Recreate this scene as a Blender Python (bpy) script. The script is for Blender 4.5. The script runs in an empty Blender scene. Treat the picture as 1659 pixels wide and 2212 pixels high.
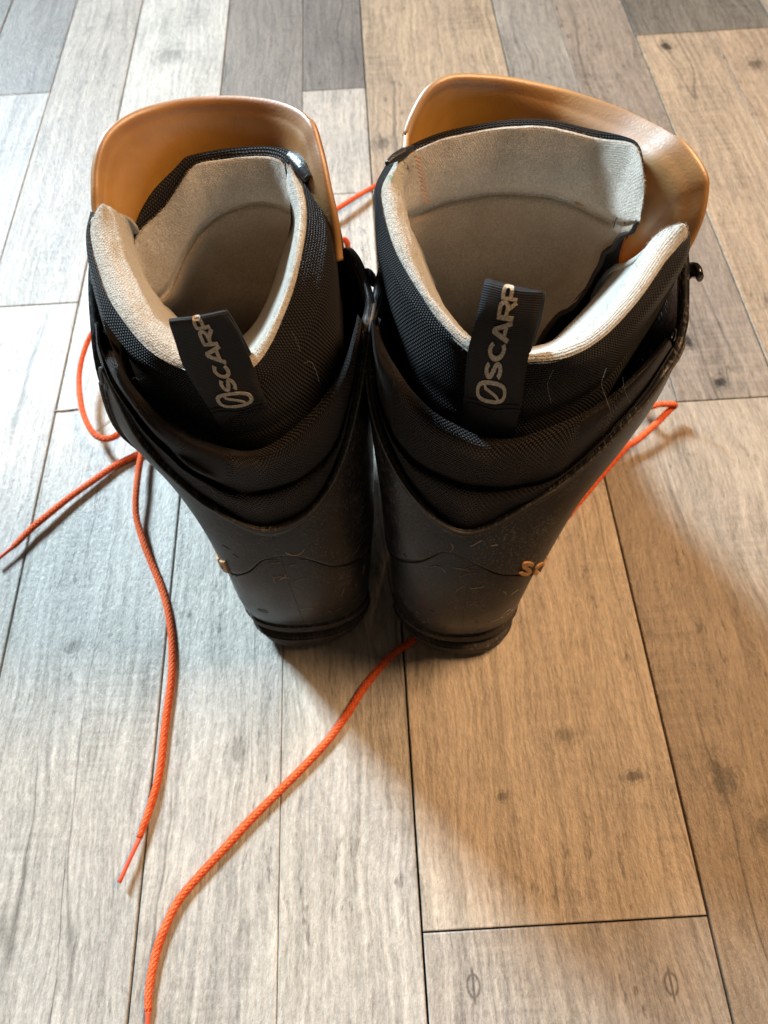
import bpy, bmesh, math, random
import numpy as np
from mathutils import Matrix, Vector, noise as mnoise
random.seed(7); rng = np.random.RandomState(7)
SC = bpy.context.scene
C = SC.collection
R = math.radians

# ------------------------------------------------------------------ camera
CAM_H = .526; PITCH = R(61.2); ROLL = math.atan(.059); FPX = 1534.
fw = np.array([0, math.cos(PITCH), -math.sin(PITCH)])
up0 = np.array([0, math.sin(PITCH), math.cos(PITCH)])
r0 = np.array([1., 0, 0])
cr, sr = math.cos(ROLL), math.sin(ROLL)
EYE = np.array([0, 0, CAM_H])
cd = bpy.data.cameras.new('camera'); cam = bpy.data.objects.new('camera', cd); C.objects.link(cam)
ux = cr*r0 - sr*up0; vx = sr*r0 + cr*up0
M = Matrix(((ux[0], vx[0], -fw[0], 0), (ux[1], vx[1], -fw[1], 0), (ux[2], vx[2], -fw[2], CAM_H), (0, 0, 0, 1)))
cam.matrix_world = M
cd.sensor_fit = 'VERTICAL'; cd.sensor_height = 36; cd.lens = FPX/2212*36
cd.clip_start = .01; cd.clip_end = 50
cd.dof.use_dof = True; cd.dof.focus_distance = .355; cd.dof.aperture_fstop = 12.0
SC.camera = cam

# ------------------------------------------------------------------ light
w = bpy.data.worlds.new('World'); SC.world = w; w.use_nodes = True
w.node_tree.nodes['Background'].inputs[0].default_value = (1.0, .76, .55, 1)
w.node_tree.nodes['Background'].inputs[1].default_value = .07
SC.view_settings.view_transform = 'Standard'; SC.view_settings.look = 'None'
SC.view_settings.exposure = 0; SC.view_settings.gamma = 1

def area(name, loc, target, sx, sy, energy, col):
    d = bpy.data.lights.new(name, 'AREA'); d.shape = 'RECTANGLE'; d.size = sx; d.size_y = sy
    d.energy = energy; d.color = col
    o = bpy.data.objects.new(name, d); C.objects.link(o); o.location = loc
    o.rotation_euler = (Vector(target)-Vector(loc)).to_track_quat('-Z', 'Y').to_euler()
    return o
area('window_light', (-3.35, 4.3, 3.9), (0, .3, .1), .9, 1.5, 1220, (.68, .87, 1.0))
area('ceiling_light', (1.35, .65, 2.1), (.1, .3, 0), .8, .8, 75, (1.0, .62, .33))

# ------------------------------------------------------------------ pixel helpers (survey points read off the photograph)
def ray(x, y):
    u = (x-829.5)/FPX; v = -(y-1106)/FPX
    return fw + (u*cr+v*sr)*r0 + (-u*sr+v*cr)*up0
def at(x, y, z):
    d = ray(x, y); return EYE + d*((CAM_H-z)/-d[2])
def aty(x, y, Y):
    d = ray(x, y); return EYE + d*(Y/d[1])
def projv(P):
    q = P-EYE; D = q@fw; a = q@r0/D; b = q@up0/D
    return np.stack([829.5+(a*cr-b*sr)*FPX, 1106-(a*sr+b*cr)*FPX], -1)

# ------------------------------------------------------------------ mesh helpers
def mkobj(name, verts, faces, mat, parent=None, uvs=None, smooth=True):
    me = bpy.data.meshes.new(name)
    me.from_pydata([tuple(map(float, v)) for v in verts], [], [tuple(int(i) for i in f) for f in faces])
    if uvs is not None:
        l = me.uv_layers.new(name='UVMap')
        vi = np.zeros(len(me.loops), dtype=np.int32); me.loops.foreach_get('vertex_index', vi)
        l.data.foreach_set('uv', np.asarray(uvs, dtype=np.float32)[vi].ravel())
    if smooth: me.polygons.foreach_set('use_smooth', [True]*len(me.polygons))
    if mat: me.materials.append(mat)
    me.validate()
    o = bpy.data.objects.new(name, me); C.objects.link(o)
    if parent is not None:
        o.parent = parent
        o.matrix_parent_inverse = Matrix.Translation(parent_loc(parent)).inverted()
    return o
def parent_loc(p):
    v = Vector(p.location)
    q = p.parent
    m = Vector((0, 0, 0))
    # things sit at their base; parts have zero location, so the chain offset is the thing's location
    while q is not None: v = Vector(q.location); q = q.parent
    return v if p.parent is None else m
def tag(o, label=None, cat=None, group=None, kind=None):
    if label: o['label'] = label
    if cat: o['category'] = cat
    if group: o['group'] = group
    if kind: o['kind'] = kind
    return o
def empty(name, loc):
    o = bpy.data.objects.new(name, None); C.objects.link(o); o.location = loc; o.empty_display_size = .02
    return o

def cat(P, n, closed=False, t=None):
    """Catmull-Rom through P (k x 3), n samples by chord length (or at parameters t in 0..k-1)."""
    P = np.asarray(P, float); k = len(P)
    if t is None:
        d = np.r_[0, np.cumsum(np.linalg.norm(np.diff(P, axis=0), axis=1))]
        s = np.linspace(0, d[-1], n); t = np.interp(s, d, np.arange(k))
    t = np.asarray(t); i = np.clip(np.floor(t).astype(int), 0, k-2); f = (t-i)[:, None]
    E = np.vstack([2*P[0]-P[1], P, 2*P[-1]-P[-2]])
    p0, p1, p2, p3 = E[i], E[i+1], E[i+2], E[i+3]
    return .5*((2*p1)+(-p0+p2)*f+(2*p0-5*p1+4*p2-p3)*f*f+(-p0+3*p1-3*p2+p3)*f**3)
def catk(P, n):        # uniform in control index
    return cat(P, n, t=np.linspace(0, len(P)-1, n))
def loft(rows, nu, nv, order='k'):
    """rows: list of control rows (same number of controls). returns grid nv x nu x 3"""
    G = np.array([catk(r, nu) for r in rows])
    out = np.array([catk(G[:, j], nv) for j in range(nu)])
    return out.transpose(1, 0, 2)
def gridmesh(G, name, mat, parent, closed_u=False, thick=0, flip=False, uvs=None):
    nv, nu = G.shape[:2]
    V = G.reshape(-1, 3)
    F = []
    cu = nu if closed_u else nu-1
    for j in range(nv-1):
        for i in range(cu):
            a = j*nu+i; b = j*nu+(i+1) % nu; c2 = (j+1)*nu+(i+1) % nu; d = (j+1)*nu+i
            F.append((a, d, c2, b) if flip else (a, b, c2, d))
    if uvs is None:
        du = np.linalg.norm(np.diff(G, axis=1), axis=2).mean(0); dv = np.linalg.norm(np.diff(G, axis=0), axis=2)
        U = np.r_[0, np.cumsum(du)]; Vv = np.vstack([np.zeros((1, nu)), np.cumsum(dv, 0)])
        uvs = np.stack([np.broadcast_to(U, (nv, nu)), Vv], -1)
    o = mkobj(name, V, F, mat, parent, uvs.reshape(-1, 2))
    if thick:
        m = o.modifiers.new('t', 'SOLIDIFY'); m.thickness = abs(thick); m.offset = 1 if thick > 0 else -1
        m.use_even_offset = False
    return o
def px(l):             # ('z' rows) list of (x, y, z)
    return [at(*p) for p in l]
def py_(l):            # list of (x, y, Y)
    return [aty(*p) for p in l]

def tube(path, rad, name, mat, parent, nseg=12, caps=True, step=None, n=None, squash=None):
    P = np.asarray(path, float)
    L = np.linalg.norm(np.diff(P, axis=0), axis=1).sum()
    if n is None: n = max(6, int(L/(step or .003)))
    P = cat(P, n); T = np.gradient(P, axis=0); T /= np.linalg.norm(T, axis=1)[:, None]+1e-12
    N = np.zeros_like(P); up = np.array([0, 0, 1.])
    nrm = up-T[0]*(up@T[0]); 
    if np.linalg.norm(nrm) < 1e-4: nrm = np.array([1., 0, 0])
    nrm /= np.linalg.norm(nrm)
    for i in range(n):
        nrm = nrm-T[i]*(nrm@T[i]); nrm /= np.linalg.norm(nrm); N[i] = nrm
    B = np.cross(T, N)
    r = np.full(n, rad) if np.isscalar(rad) else np.interp(np.linspace(0, 1, n), np.linspace(0, 1, len(rad)), rad)
    a = np.linspace(0, 2*math.pi, nseg+1)
    sq = 1 if squash is None else squash
    G = P[:, None]+(N[:, None]*np.cos(a)[None, :, None]*sq+B[:, None]*np.sin(a)[None, :, None])*r[:, None, None]
    V = G.reshape(-1, 3); F = []
    for j in range(n-1):
        for i in range(nseg):
            q = j*(nseg+1)+i; F.append((q, q+1, q+nseg+2, q+nseg+1))
    d = np.r_[0, np.cumsum(np.linalg.norm(np.diff(P, axis=0), axis=1))]
    uv = np.stack([np.broadcast_to(a/(2*math.pi), (n, nseg+1)), np.broadcast_to(d[:, None], (n, nseg+1))], -1).reshape(-1, 2)
    if caps:
        F.append(tuple(range(nseg, 0, -1))); F.append(tuple((n-1)*(nseg+1)+i for i in range(nseg)))
    return mkobj(name, V, F, mat, parent, uv)

# ------------------------------------------------------------------ material helpers
class NB:
    def __init__(s, name):
        s.m = bpy.data.materials.new(name); s.m.use_nodes = True
        s.t = s.m.node_tree; s.b = s.t.nodes['Principled BSDF']
    def n(s, kind, **kw):
        nd = s.t.nodes.new(kind)
        for k, v in kw.items(): setattr(nd, k, v)
        return nd
    def put(s, sock, v):
        if v is None: return
        if hasattr(v, 'is_output') or isinstance(v, bpy.types.NodeSocket): s.t.links.new(v, sock)
        else:
            if isinstance(v, (tuple, list)) and len(v) == 3 and sock.type == 'RGBA': v = (*v, 1)
            sock.default_value = v
    def math(s, op, a, b=None, c=None, clamp=False):
        nd = s.n('ShaderNodeMath', operation=op, use_clamp=clamp)
        for i, v in enumerate((a, b, c)):
            if v is not None: s.put(nd.inputs[i], v)
        return nd.outputs[0]
    def mix(s, f, a, b, mode='MIX'):
        nd = s.n('ShaderNodeMix', data_type='RGBA', blend_type=mode)
        s.put(nd.inputs[0], f); s.put(nd.inputs[6], a); s.put(nd.inputs[7], b)
        return nd.outputs[2]
    def ramp(s, f, stops):
        nd = s.n('ShaderNodeValToRGB'); s.put(nd.inputs[0], f)
        e = nd.color_ramp.elements
        while len(e) < len(stops): e.new(.5)
        for i, (p, c_) in enumerate(stops):
            e[i].position = p; e[i].color = (*c_, 1) if isinstance(c_, (tuple, list)) else (c_, c_, c_, 1)
        return nd.outputs[0]
    def rng(s, v, a, b, c_=0, d=1, smooth=False):
        nd = s.n('ShaderNodeMapRange'); 
        if smooth: nd.interpolation_type = 'SMOOTHSTEP'
        s.put(nd.inputs[0], v); s.put(nd.inputs[1], a); s.put(nd.inputs[2], b); s.put(nd.inputs[3], c_); s.put(nd.inputs[4], d)
        return nd.outputs[0]
    def coord(s, which='Object'): return s.n('ShaderNodeTexCoord').outputs[which]
    def mapping(s, v, scale=(1, 1, 1), loc=(0, 0, 0), rot=(0, 0, 0)):
        nd = s.n('ShaderNodeMapping'); s.put(nd.inputs[0], v); s.put(nd.inputs[3], scale); s.put(nd.inputs[1], loc); s.put(nd.inputs[2], rot)
        return nd.outputs[0]
    def noise(s, v, scale, detail=3, rough=.5, dist=0, out=0):
        nd = s.n('ShaderNodeTexNoise'); s.put(nd.inputs['Vector'], v); s.put(nd.inputs['Scale'], scale)
        s.put(nd.inputs['Detail'], detail); s.put(nd.inputs['Roughness'], rough); s.put(nd.inputs['Distortion'], dist)
        return nd.outputs[out]
    def voro(s, v, scale, feature='F1', rnd=1, out=0):
        nd = s.n('ShaderNodeTexVoronoi', feature=feature); s.put(nd.inputs['Vector'], v); s.put(nd.inputs['Scale'], scale)
        s.put(nd.inputs['Randomness'], rnd)
        return nd.outputs[out]
    def sep(s, v):
        nd = s.n('ShaderNodeSeparateXYZ'); s.put(nd.inputs[0], v); return nd.outputs
    def comb(s, x, y, z):
        nd = s.n('ShaderNodeCombineXYZ'); s.put(nd.inputs[0], x); s.put(nd.inputs[1], y); s.put(nd.inputs[2], z); return nd.outputs[0]
    def vadd(s, a, b, op='ADD'):
        nd = s.n('ShaderNodeVectorMath', operation=op); s.put(nd.inputs[0], a); s.put(nd.inputs[1], b); return nd.outputs[0]
    def bump(s, h, dist, strength=1, normal=None):
        nd = s.n('ShaderNodeBump'); s.put(nd.inputs['Height'], h); s.put(nd.inputs['Distance'], dist); s.put(nd.inputs['Strength'], strength)
        if normal is not None: s.put(nd.inputs['Normal'], normal)
        return nd.outputs[0]
    def set(s, **kw):
        for k, v in kw.items(): s.put(s.b.inputs[k.replace('_', ' ')], v)
        return s.m

def m_plank():
    s = NB('wood_laminate'); co = s.coord(); oi = s.n('ShaderNodeObjectInfo'); rnd = oi.outputs['Random']; base = oi.outputs['Color']
    off = s.comb(s.math('MULTIPLY', rnd, 37.), s.math('MULTIPLY', rnd, 91.), s.math('MULTIPLY', rnd, 13.))
    v = s.vadd(co, off)
    wob = s.noise(s.mapping(v, (3, 1.6, 1)), 4, 3, .5)
    vx_ = s.sep(v); 
    vw = s.comb(s.math('ADD', vx_[0], s.math('MULTIPLY', wob, .03)), vx_[1], vx_[2])
    g1 = s.noise(s.mapping(vw, (210, 15, 1)), 1, 6, .68)             # fine grain lines
    g2 = s.noise(s.mapping(vw, (42, 6, 1)), 1, 5, .62, .5)       # broad figure
    g3 = s.noise(s.mapping(v, (16, 8, 1)), 1, 5, .68)                # blotches
    fine = s.noise(s.mapping(v, (640, 210, 1)), 1, 3, .75)          # mottled grain
    saw = s.noise(s.mapping(v, (14, 260, 1)), 1, 2, .6)            # saw marks across
    mid_ = s.noise(s.mapping(vw, (380, 85, 1)), 1, 4, .72)
    sawm = s.rng(s.noise(s.mapping(v, (12, 6, 1)), 1, 2), .5, .68)
    val = s.math('ADD', s.math('MULTIPLY', s.rng(g1, .3, .7), .42), s.math('MULTIPLY', s.rng(g2, .3, .7), .22))
    val = s.math('ADD', val, s.math('MULTIPLY', s.rng(g3, .3, .7), .14))
    val = s.math('ADD', val, s.math('MULTIPLY', s.rng(fine, .25, .75), .34))
    val = s.math('ADD', val, s.math('MULTIPLY', s.rng(mid_, .3, .7), .44))
    val = s.math('ADD', val, s.math('MULTIPLY', s.math('MULTIPLY', s.rng(saw, .35, .65), sawm), -.22))
    strk = s.noise(s.mapping(vw, (300, 5, 1)), 1, 4, .6)
    val = s.math('ADD', val, s.math('MULTIPLY', s.rng(strk, .34, .66), .34))
    fac = s.rng(val, .50, 1.40, .54, 1.42)
    # darker worn flecks
    fl = s.rng(s.noise(s.mapping(vw, (120, 38, 1)), 1, 3, .7), .60, .68)
    flm = s.rng(s.noise(s.mapping(v, (14, 9, 1)), 1, 2), .46, .6)
    fac = s.math('MULTIPLY', fac, s.math('SUBTRACT', 1, s.math('MULTIPLY', s.math('MULTIPLY', fl, flm), .5)))
    # printed cracks: thin wandering lines
    ck = s.math('ABSOLUTE', s.math('SUBTRACT', s.noise(s.mapping(vw, (17, .9, 1)), 1, 2, .4), .5))
    ck = s.math('MULTIPLY', s.rng(ck, 0, .010, 1, 0), s.rng(s.noise(s.mapping(v, (5, 4, 1)), 1, 2), .47, .55))
    fac = s.math('MULTIPLY', fac, s.math('SUBTRACT', 1, s.math('MULTIPLY', ck, .5)))
    # knots at their places in the floor
    xyz = s.sep(co)
    # long printed cracks
    for x0, sl, ya, yb, dk in ((-.2255, -.06, -.5, .06, .6), (-.2335, .02, .09, .33, .5), (-.1035, -.01, .05, .4, .35), (.1, .05, .3, .6, .3), (.31, .03, -.2, .1, .3), (-.33, .03, .3, .6, .3)):
        wv = s.math('MULTIPLY', s.math('SUBTRACT', s.noise(s.mapping(co, (1, 22, 1), (x0*50, 0, 0)), 1, 3, .6), .5), .006)
        dx = s.math('ABSOLUTE', s.math('SUBTRACT', xyz[0], s.math('ADD', wv, s.math('ADD', x0, s.math('MULTIPLY', xyz[1], sl)))))
        ln = s.math('MULTIPLY', s.rng(dx, .0001, .0006, 1, 0), s.math('MULTIPLY', s.rng(xyz[1], ya, ya+.03), s.rng(xyz[1], yb, yb-.03)))
        ln = s.math('MULTIPLY', ln, s.rng(s.noise(s.mapping(co, (1, 60, 1)), 1, 2), .3, .5, .4, 1))
        fac = s.math('MULTIPLY', fac, s.math('SUBTRACT', 1, s.math('MULTIPLY', ln, dk)))
    kn = None
    for kx, ky, a, b, dk in [(.2229, .0638, .010, .013, .5), (.1625, .0681, .0075, .0035, .6), (-.2449, .1859, .010, .007, .35),
                             (.4007, .9513, .008, .010, .7), (.0232, .7855, .010, .012, .45), (.246, .03, .012, .012, .4), (.30, .455, .007, .008, .75), (.317, .405, .006, .007, .75),
                             (.12, .098, .008, .006, .4), (.07, .06, .005, .003, .5), (-.25, 1.0, .02, .02, .35), (.5, .9, .012, .012, .5), (-.115, .1, .006, .012, .3), (.53, .62, .02, .016, .5)]:
        dx = s.math('DIVIDE', s.math('SUBTRACT', xyz[0], kx), a); dy = s.math('DIVIDE', s.math('SUBTRACT', xyz[1], ky), b)
        d = s.math('SQRT', s.math('ADD', s.math('MULTIPLY', dx, dx), s.math('MULTIPLY', dy, dy)))
        d = s.math('ADD', d, s.math('MULTIPLY', s.math('SUBTRACT', s.noise(s.mapping(co, (150, 90, 1)), 1, 4, .6, 1.0), .5), 2.2))
        k = s.math('MULTIPLY', s.rng(d, .55, 1.15, 1, 0), dk)
        ring = s.math('MULTIPLY', s.rng(s.math('ABSOLUTE', s.math('SUBTRACT', d, 1.3)), 0, .22, 1, 0), dk*.5)
        k = s.math('ADD', k, ring)
        kn = k if kn is None else s.math('ADD', kn, k, clamp=True)
    fac = s.math('MULTIPLY', fac, s.math('SUBTRACT', 1, s.math('MULTIPLY', kn, 1.15, None, True)))
    # drop-shaped printed nail heads
    for kx, ky in ((.0379, -.0476), (.1589, -.0524)):
        dx = s.math('DIVIDE', s.math('SUBTRACT', xyz[0], kx), .0038); dy = s.math('DIVIDE', s.math('SUBTRACT', xyz[1], ky), .0058)
        d = s.math('SQRT', s.math('ADD', s.math('MULTIPLY', dx, dx), s.math('MULTIPLY', dy, dy)))
        rr = s.rng(s.math('ABSOLUTE', s.math('SUBTRACT', d, 1)), 0, .28, 1, 0)
        tail = s.math('MULTIPLY', s.rng(s.math('ABSOLUTE', dx), .1, .3, 1, 0), s.rng(s.math('ABSOLUTE', dy), 1.9, 1.3, 0, 1))
        fac = s.math('MULTIPLY', fac, s.math('SUBTRACT', 1, s.math('MULTIPLY', s.math('MAXIMUM', rr, tail), .62)))
    # faint dried ring stain
    dx = s.math('SUBTRACT', xyz[0], .262); dy = s.math('SUBTRACT', xyz[1], .305)
    d = s.math('SQRT', s.math('ADD', s.math('MULTIPLY', dx, dx), s.math('MULTIPLY', dy, dy)))
    st = s.math('MULTIPLY', s.rng(s.math('ABSOLUTE', s.math('SUBTRACT', d, .045)), 0, .004, 1, 0), s.rng(xyz[1], .305, .325))
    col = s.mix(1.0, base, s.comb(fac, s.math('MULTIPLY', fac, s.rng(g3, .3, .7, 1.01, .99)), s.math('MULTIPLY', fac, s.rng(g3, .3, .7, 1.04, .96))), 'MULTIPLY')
    col = s.mix(s.math('MULTIPLY', st, .28), col, (.22, .12, .04))
    h = s.math('ADD', s.math('MULTIPLY', mid_, .8), s.math('MULTIPLY', fine, .75))
    h = s.math('SUBTRACT', h, s.math('MULTIPLY', kn, .2))
    nb = s.bump(h, .0010, .9)
    ro = s.rng(s.math('ADD', g3, s.math('MULTIPLY', fine, .4)), .4, 1.0, .30, .44)
    return s.set(Base_Color=col, Roughness=ro, Normal=nb, Specular_IOR_Level=.36)

def weave_h(s, uv, p, ratio=1.0, row_shift=.5):
    """basket weave height from UVs in metres"""
    x = s.sep(uv); nz = s.noise(uv, 120, 2, .5, 0)
    V = s.math('DIVIDE', x[1], p*ratio)
    V = s.math('ADD', V, s.math('MULTIPLY', nz, .5))
    par = s.math('FLOOR', V)
    U = s.math('ADD', s.math('DIVIDE', x[0], p), s.math('MULTIPLY', par, row_shift))
    a = s.math('ABSOLUTE', s.math('SINE', s.math('MULTIPLY', U, math.pi)))
    b = s.math('ABSOLUTE', s.math('SINE', s.math('MULTIPLY', V, math.pi)))
    return s.math('MULTIPLY', s.math('POWER', a, .6), s.math('POWER', b, .6))
def m_weave(name, col, p, ratio=1, amp=.0005, dust=.0):
    s = NB(name); uv = s.coord('UV'); co = s.coord()
    h = weave_h(s, uv, p, ratio)
    big = s.noise(co, 45, 4, .6)
    c1 = tuple(x*.12 for x in col); c2 = tuple(min(1, x*1.9) for x in col); h = s.math('POWER', h, 1.3)  # pale thread tops, dark gaps: light catching the weave is put into the colour
    c = s.mix(h, c1, c2)
    c = s.mix(s.rng(big, .35, .75, 0, .5), c, tuple(x*.5 for x in col))
    fib = s.rng(s.noise(s.mapping(co, (1, 1, 1)), 2200, 2, .8), .66, .78)
    c = s.mix(s.math('MULTIPLY', fib, .10+dust), c, (.20, .17, .14))
    return s.set(Base_Color=c, Roughness=.55, Sheen_Weight=.03, Sheen_Roughness=.4, Specular_IOR_Level=.25,
                 Normal=s.bump(h, amp, 1, s.bump(big, .002, .4)))
def m_fleece(name, col, dirt=.35, rib=False):
    s = NB(name); co = s.coord(); uv = s.coord('UV')
    f = s.noise(co, 900, 3, .75); g = s.noise(co, 260, 4, .7); b = s.noise(co, 32, 4, .6)
    c = s.mix(s.rng(f, .32, .68), tuple(x*.68 for x in col), tuple(min(1, x*1.22) for x in col))
    c = s.mix(s.math('MULTIPLY', s.rng(b, .4, .72), dirt), c, (col[0]*.55, col[1]*.48, col[2]*.40))
    kn = weave_h(s, uv, .0012, .9)
    gx = s.sep(co); gp = at(842, 388, .2905)
    gd = None
    for k_ in range(3):
        q_ = s.math('POWER', s.math('SUBTRACT', gx[k_], float(gp[k_])), 2.); gd = q_ if gd is None else s.math('ADD', gd, q_)
    gd = s.math('ADD', s.math('SQRT', gd), s.math('MULTIPLY', s.math('SUBTRACT', g, .5), .006))
    c = s.mix(s.math('MULTIPLY', s.rng(gd, .0014, .0036, 1, 0), .6), c, (.10, .26, .20))
    if rib:
        x = s.sep(uv); r_ = s.math('ABSOLUTE', s.math('SINE', s.math('MULTIPLY', x[1], math.pi/.0016)))
        hh = s.math('ADD', s.math('MULTIPLY', r_, .35), s.math('MULTIPLY', f, .9))
        c = s.mix(s.math('MULTIPLY', r_, .6), s.mix(.7, c, (col[0]*.8, col[1]*.78, col[2]*.74)), c)
    else:
        hh = s.math('ADD', s.math('MULTIPLY', kn, .25), s.math('ADD', s.math('MULTIPLY', f, .8), g))
    return s.set(Base_Color=c, Roughness=.95, Sheen_Weight=.35, Sheen_Roughness=.5, Sheen_Tint=(1, .95, .88, 1), Specular_IOR_Level=.1, Normal=s.bump(hh, .0009, .9))
def m_rubber(name, col, scuff=.5, rough=.5, dust=.4, spec=.4):
    s = NB(name); co = s.coord()
    a = s.noise(co, 18, 5, .6); b = s.noise(co, 420, 3, .6)
    c = s.mix(s.rng(a, .35, .7), tuple(x*.75 for x in col), tuple(x*1.35 for x in col))
    # scratches: thin streaks in several directions
    sc = None
    for k, (rot, sz) in enumerate([((.3, .2, .5), 1), ((1.0, .7, 2.1), 1.3), ((.2, 1.4, 1.1), .8), ((2.2, .4, .3), 1)]):
        v = s.mapping(co, (760*sz, 46*sz, 760*sz), (k*3.1, k*1.7, 0), rot)
        n_ = s.noise(v, 1, 2, .5, .35)
        m_ = s.rng(s.noise(co, 30+k*7, 2, .5, .3), .48, .62)
        q = s.math('MULTIPLY', s.rng(n_, .595, .63), m_)
        sc = q if sc is None else s.math('MAXIMUM', sc, q)
    c = s.mix(s.math('MULTIPLY', sc, scuff), c, (.26, .225, .185))
    sp = s.math('MULTIPLY', s.rng(s.noise(co, 320, 2, .6), .70, .78), s.rng(s.noise(co, 25, 2), .45, .65))
    c = s.mix(s.math('MULTIPLY', sp, dust), c, (.34, .28, .21))
    dst = s.rng(s.noise(co, 60, 5, .7, .5), .52, .78)
    c = s.mix(s.math('MULTIPLY', dst, dust*.30), c, (.17, .14, .11))
    ro = s.rng(a, .3, .7, rough-.08, rough+.1)
    ro = s.math('ADD', ro, s.math('MULTIPLY', sc, .15))
    return s.set(Base_Color=c, Roughness=ro, Specular_IOR_Level=spec, Normal=s.bump(s.math('SUBTRACT', b, s.math('MULTIPLY', sc, .8)), .00025, .7))
def m_amber():
    s = NB('amber_plastic'); co = s.coord()
    a = s.noise(co, 22, 4, .6, .4); b = s.noise(co, 700, 2, .6); d = s.noise(co, 9, 3, .5)
    c = s.mix(s.rng(a, .35, .65), (.34, .158, .028), (.53, .29, .072))
    c = s.mix(s.math('MULTIPLY', s.rng(d, .45, .7), .5), c, (.46, .17, .035))
    sp = s.rng(s.noise(co, 520, 2, .5), .70, .76)
    c = s.mix(s.math('MULTIPLY', sp, .3), c, (.7, .5, .28))
    tr = s.n('ShaderNodeBsdfTranslucent'); s.put(tr.inputs[0], (.85, .45, .12))
    nb = s.bump(b, .00035, .55)
    s.set(Base_Color=c, Roughness=.42, Specular_IOR_Level=.9, Normal=nb, Coat_Weight=1., Coat_Roughness=.52, Coat_IOR=1.95)
    mx = s.n('ShaderNodeMixShader'); s.put(mx.inputs[0], .28)
    s.t.links.new(s.b.outputs[0], mx.inputs[1]); s.t.links.new(tr.outputs[0], mx.inputs[2])
    s.t.links.new(mx.outputs[0], s.t.nodes['Material Output'].inputs[0])
    return s.m
def m_strap():
    s = NB('ribbed_webbing'); uv = s.coord('UV'); x = s.sep(uv); co = s.coord()
    r_ = s.math('ABSOLUTE', s.math('SINE', s.math('MULTIPLY', s.math('ADD', x[1], s.math('MULTIPLY', s.noise(uv, 60, 2), .0012)), math.pi/.00095)))
    f = s.math('ABSOLUTE', s.math('SINE', s.math('MULTIPLY', x[0], math.pi/.0005)))
    h = s.math('MULTIPLY', s.math('POWER', r_, .7), s.rng(f, 0, 1, .6, 1))
    c = s.mix(h, (.003, .003, .0035), (.017, .0155, .0165))  # rib crests paler than grooves: light on the webbing painted into the colour
    sp = s.rng(s.noise(co, 900, 1, .5), .78, .84)
    c = s.mix(s.math('MULTIPLY', sp, .5), c, (.3, .27, .22))
    return s.set(Base_Color=c, Roughness=.62, Specular_IOR_Level=.28, Normal=s.bump(h, .0003, 1))
def m_print():
    s = NB('woven_lettering'); uv = s.coord('UV'); x = s.sep(s.coord())
    n_ = s.noise(s.mapping(s.coord(), (1, 1, 1)), 1500, 2, .6)
    c = s.mix(s.rng(n_, .35, .65), (.30, .24, .17), (.66, .57, .45))
    return s.set(Base_Color=c, Roughness=.8, Normal=s.bump(n_, .0003, .8))
def m_lace():
    s = NB('braided_lace'); uv = s.coord('UV'); x = s.sep(uv)
    p = .0034
    U = s.math('MULTIPLY', x[0], 6.); V = s.math('DIVIDE', x[1], p)
    a = s.math('ABSOLUTE', s.math('SINE', s.math('MULTIPLY', s.math('ADD', U, V), math.pi/1.)))
    b = s.math('ABSOLUTE', s.math('SINE', s.math('MULTIPLY', s.math('SUBTRACT', U, V), math.pi/1.)))
    h = s.math('MULTIPLY', a, b)
    chk = s.math('GREATER_THAN', s.math('MULTIPLY', s.math('SINE', s.math('MULTIPLY', s.math('ADD', U, V), math.pi/2)), s.math('SINE', s.math('MULTIPLY', s.math('SUBTRACT', U, V), math.pi/2))), .25)
    nz = s.noise(s.coord(), 900, 3, .7)
    c = s.mix(s.math('MULTIPLY', chk, .55), (.80, .135, .035), (.52, .05, .012))
    c = s.mix(s.rng(h, 0, .6, .5, 0), c, (.45, .05, .015))
    c = s.mix(s.rng(nz, .6, .75, 0, .35), c, (.9, .35, .16))
    c = s.mix(s.rng(s.noise(s.coord(), 60, 3, .6), .5, .75, 0, .35), c, (.86, .22, .09))
    return s.set(Base_Color=c, Roughness=.75, Sheen_Weight=.15, Sheen_Tint=(1, .6, .4, 1), Specular_IOR_Level=.2, Normal=s.bump(s.math('ADD', h, s.math('MULTIPLY', nz, .4)), .0006, .9))
def m_plain(name, col, rough=.5, spec=.5, metal=0, nscale=200, var=.25, bump=.0002):
    s = NB(name); n_ = s.noise(s.coord(), nscale, 3, .6)
    c = s.mix(n_, tuple(x*(1-var) for x in col), tuple(min(1, x*(1+var)) for x in col))
    return s.set(Base_Color=c, Roughness=rough, Specular_IOR_Level=spec, Metallic=metal, Normal=s.bump(n_, bump, .5))

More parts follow.
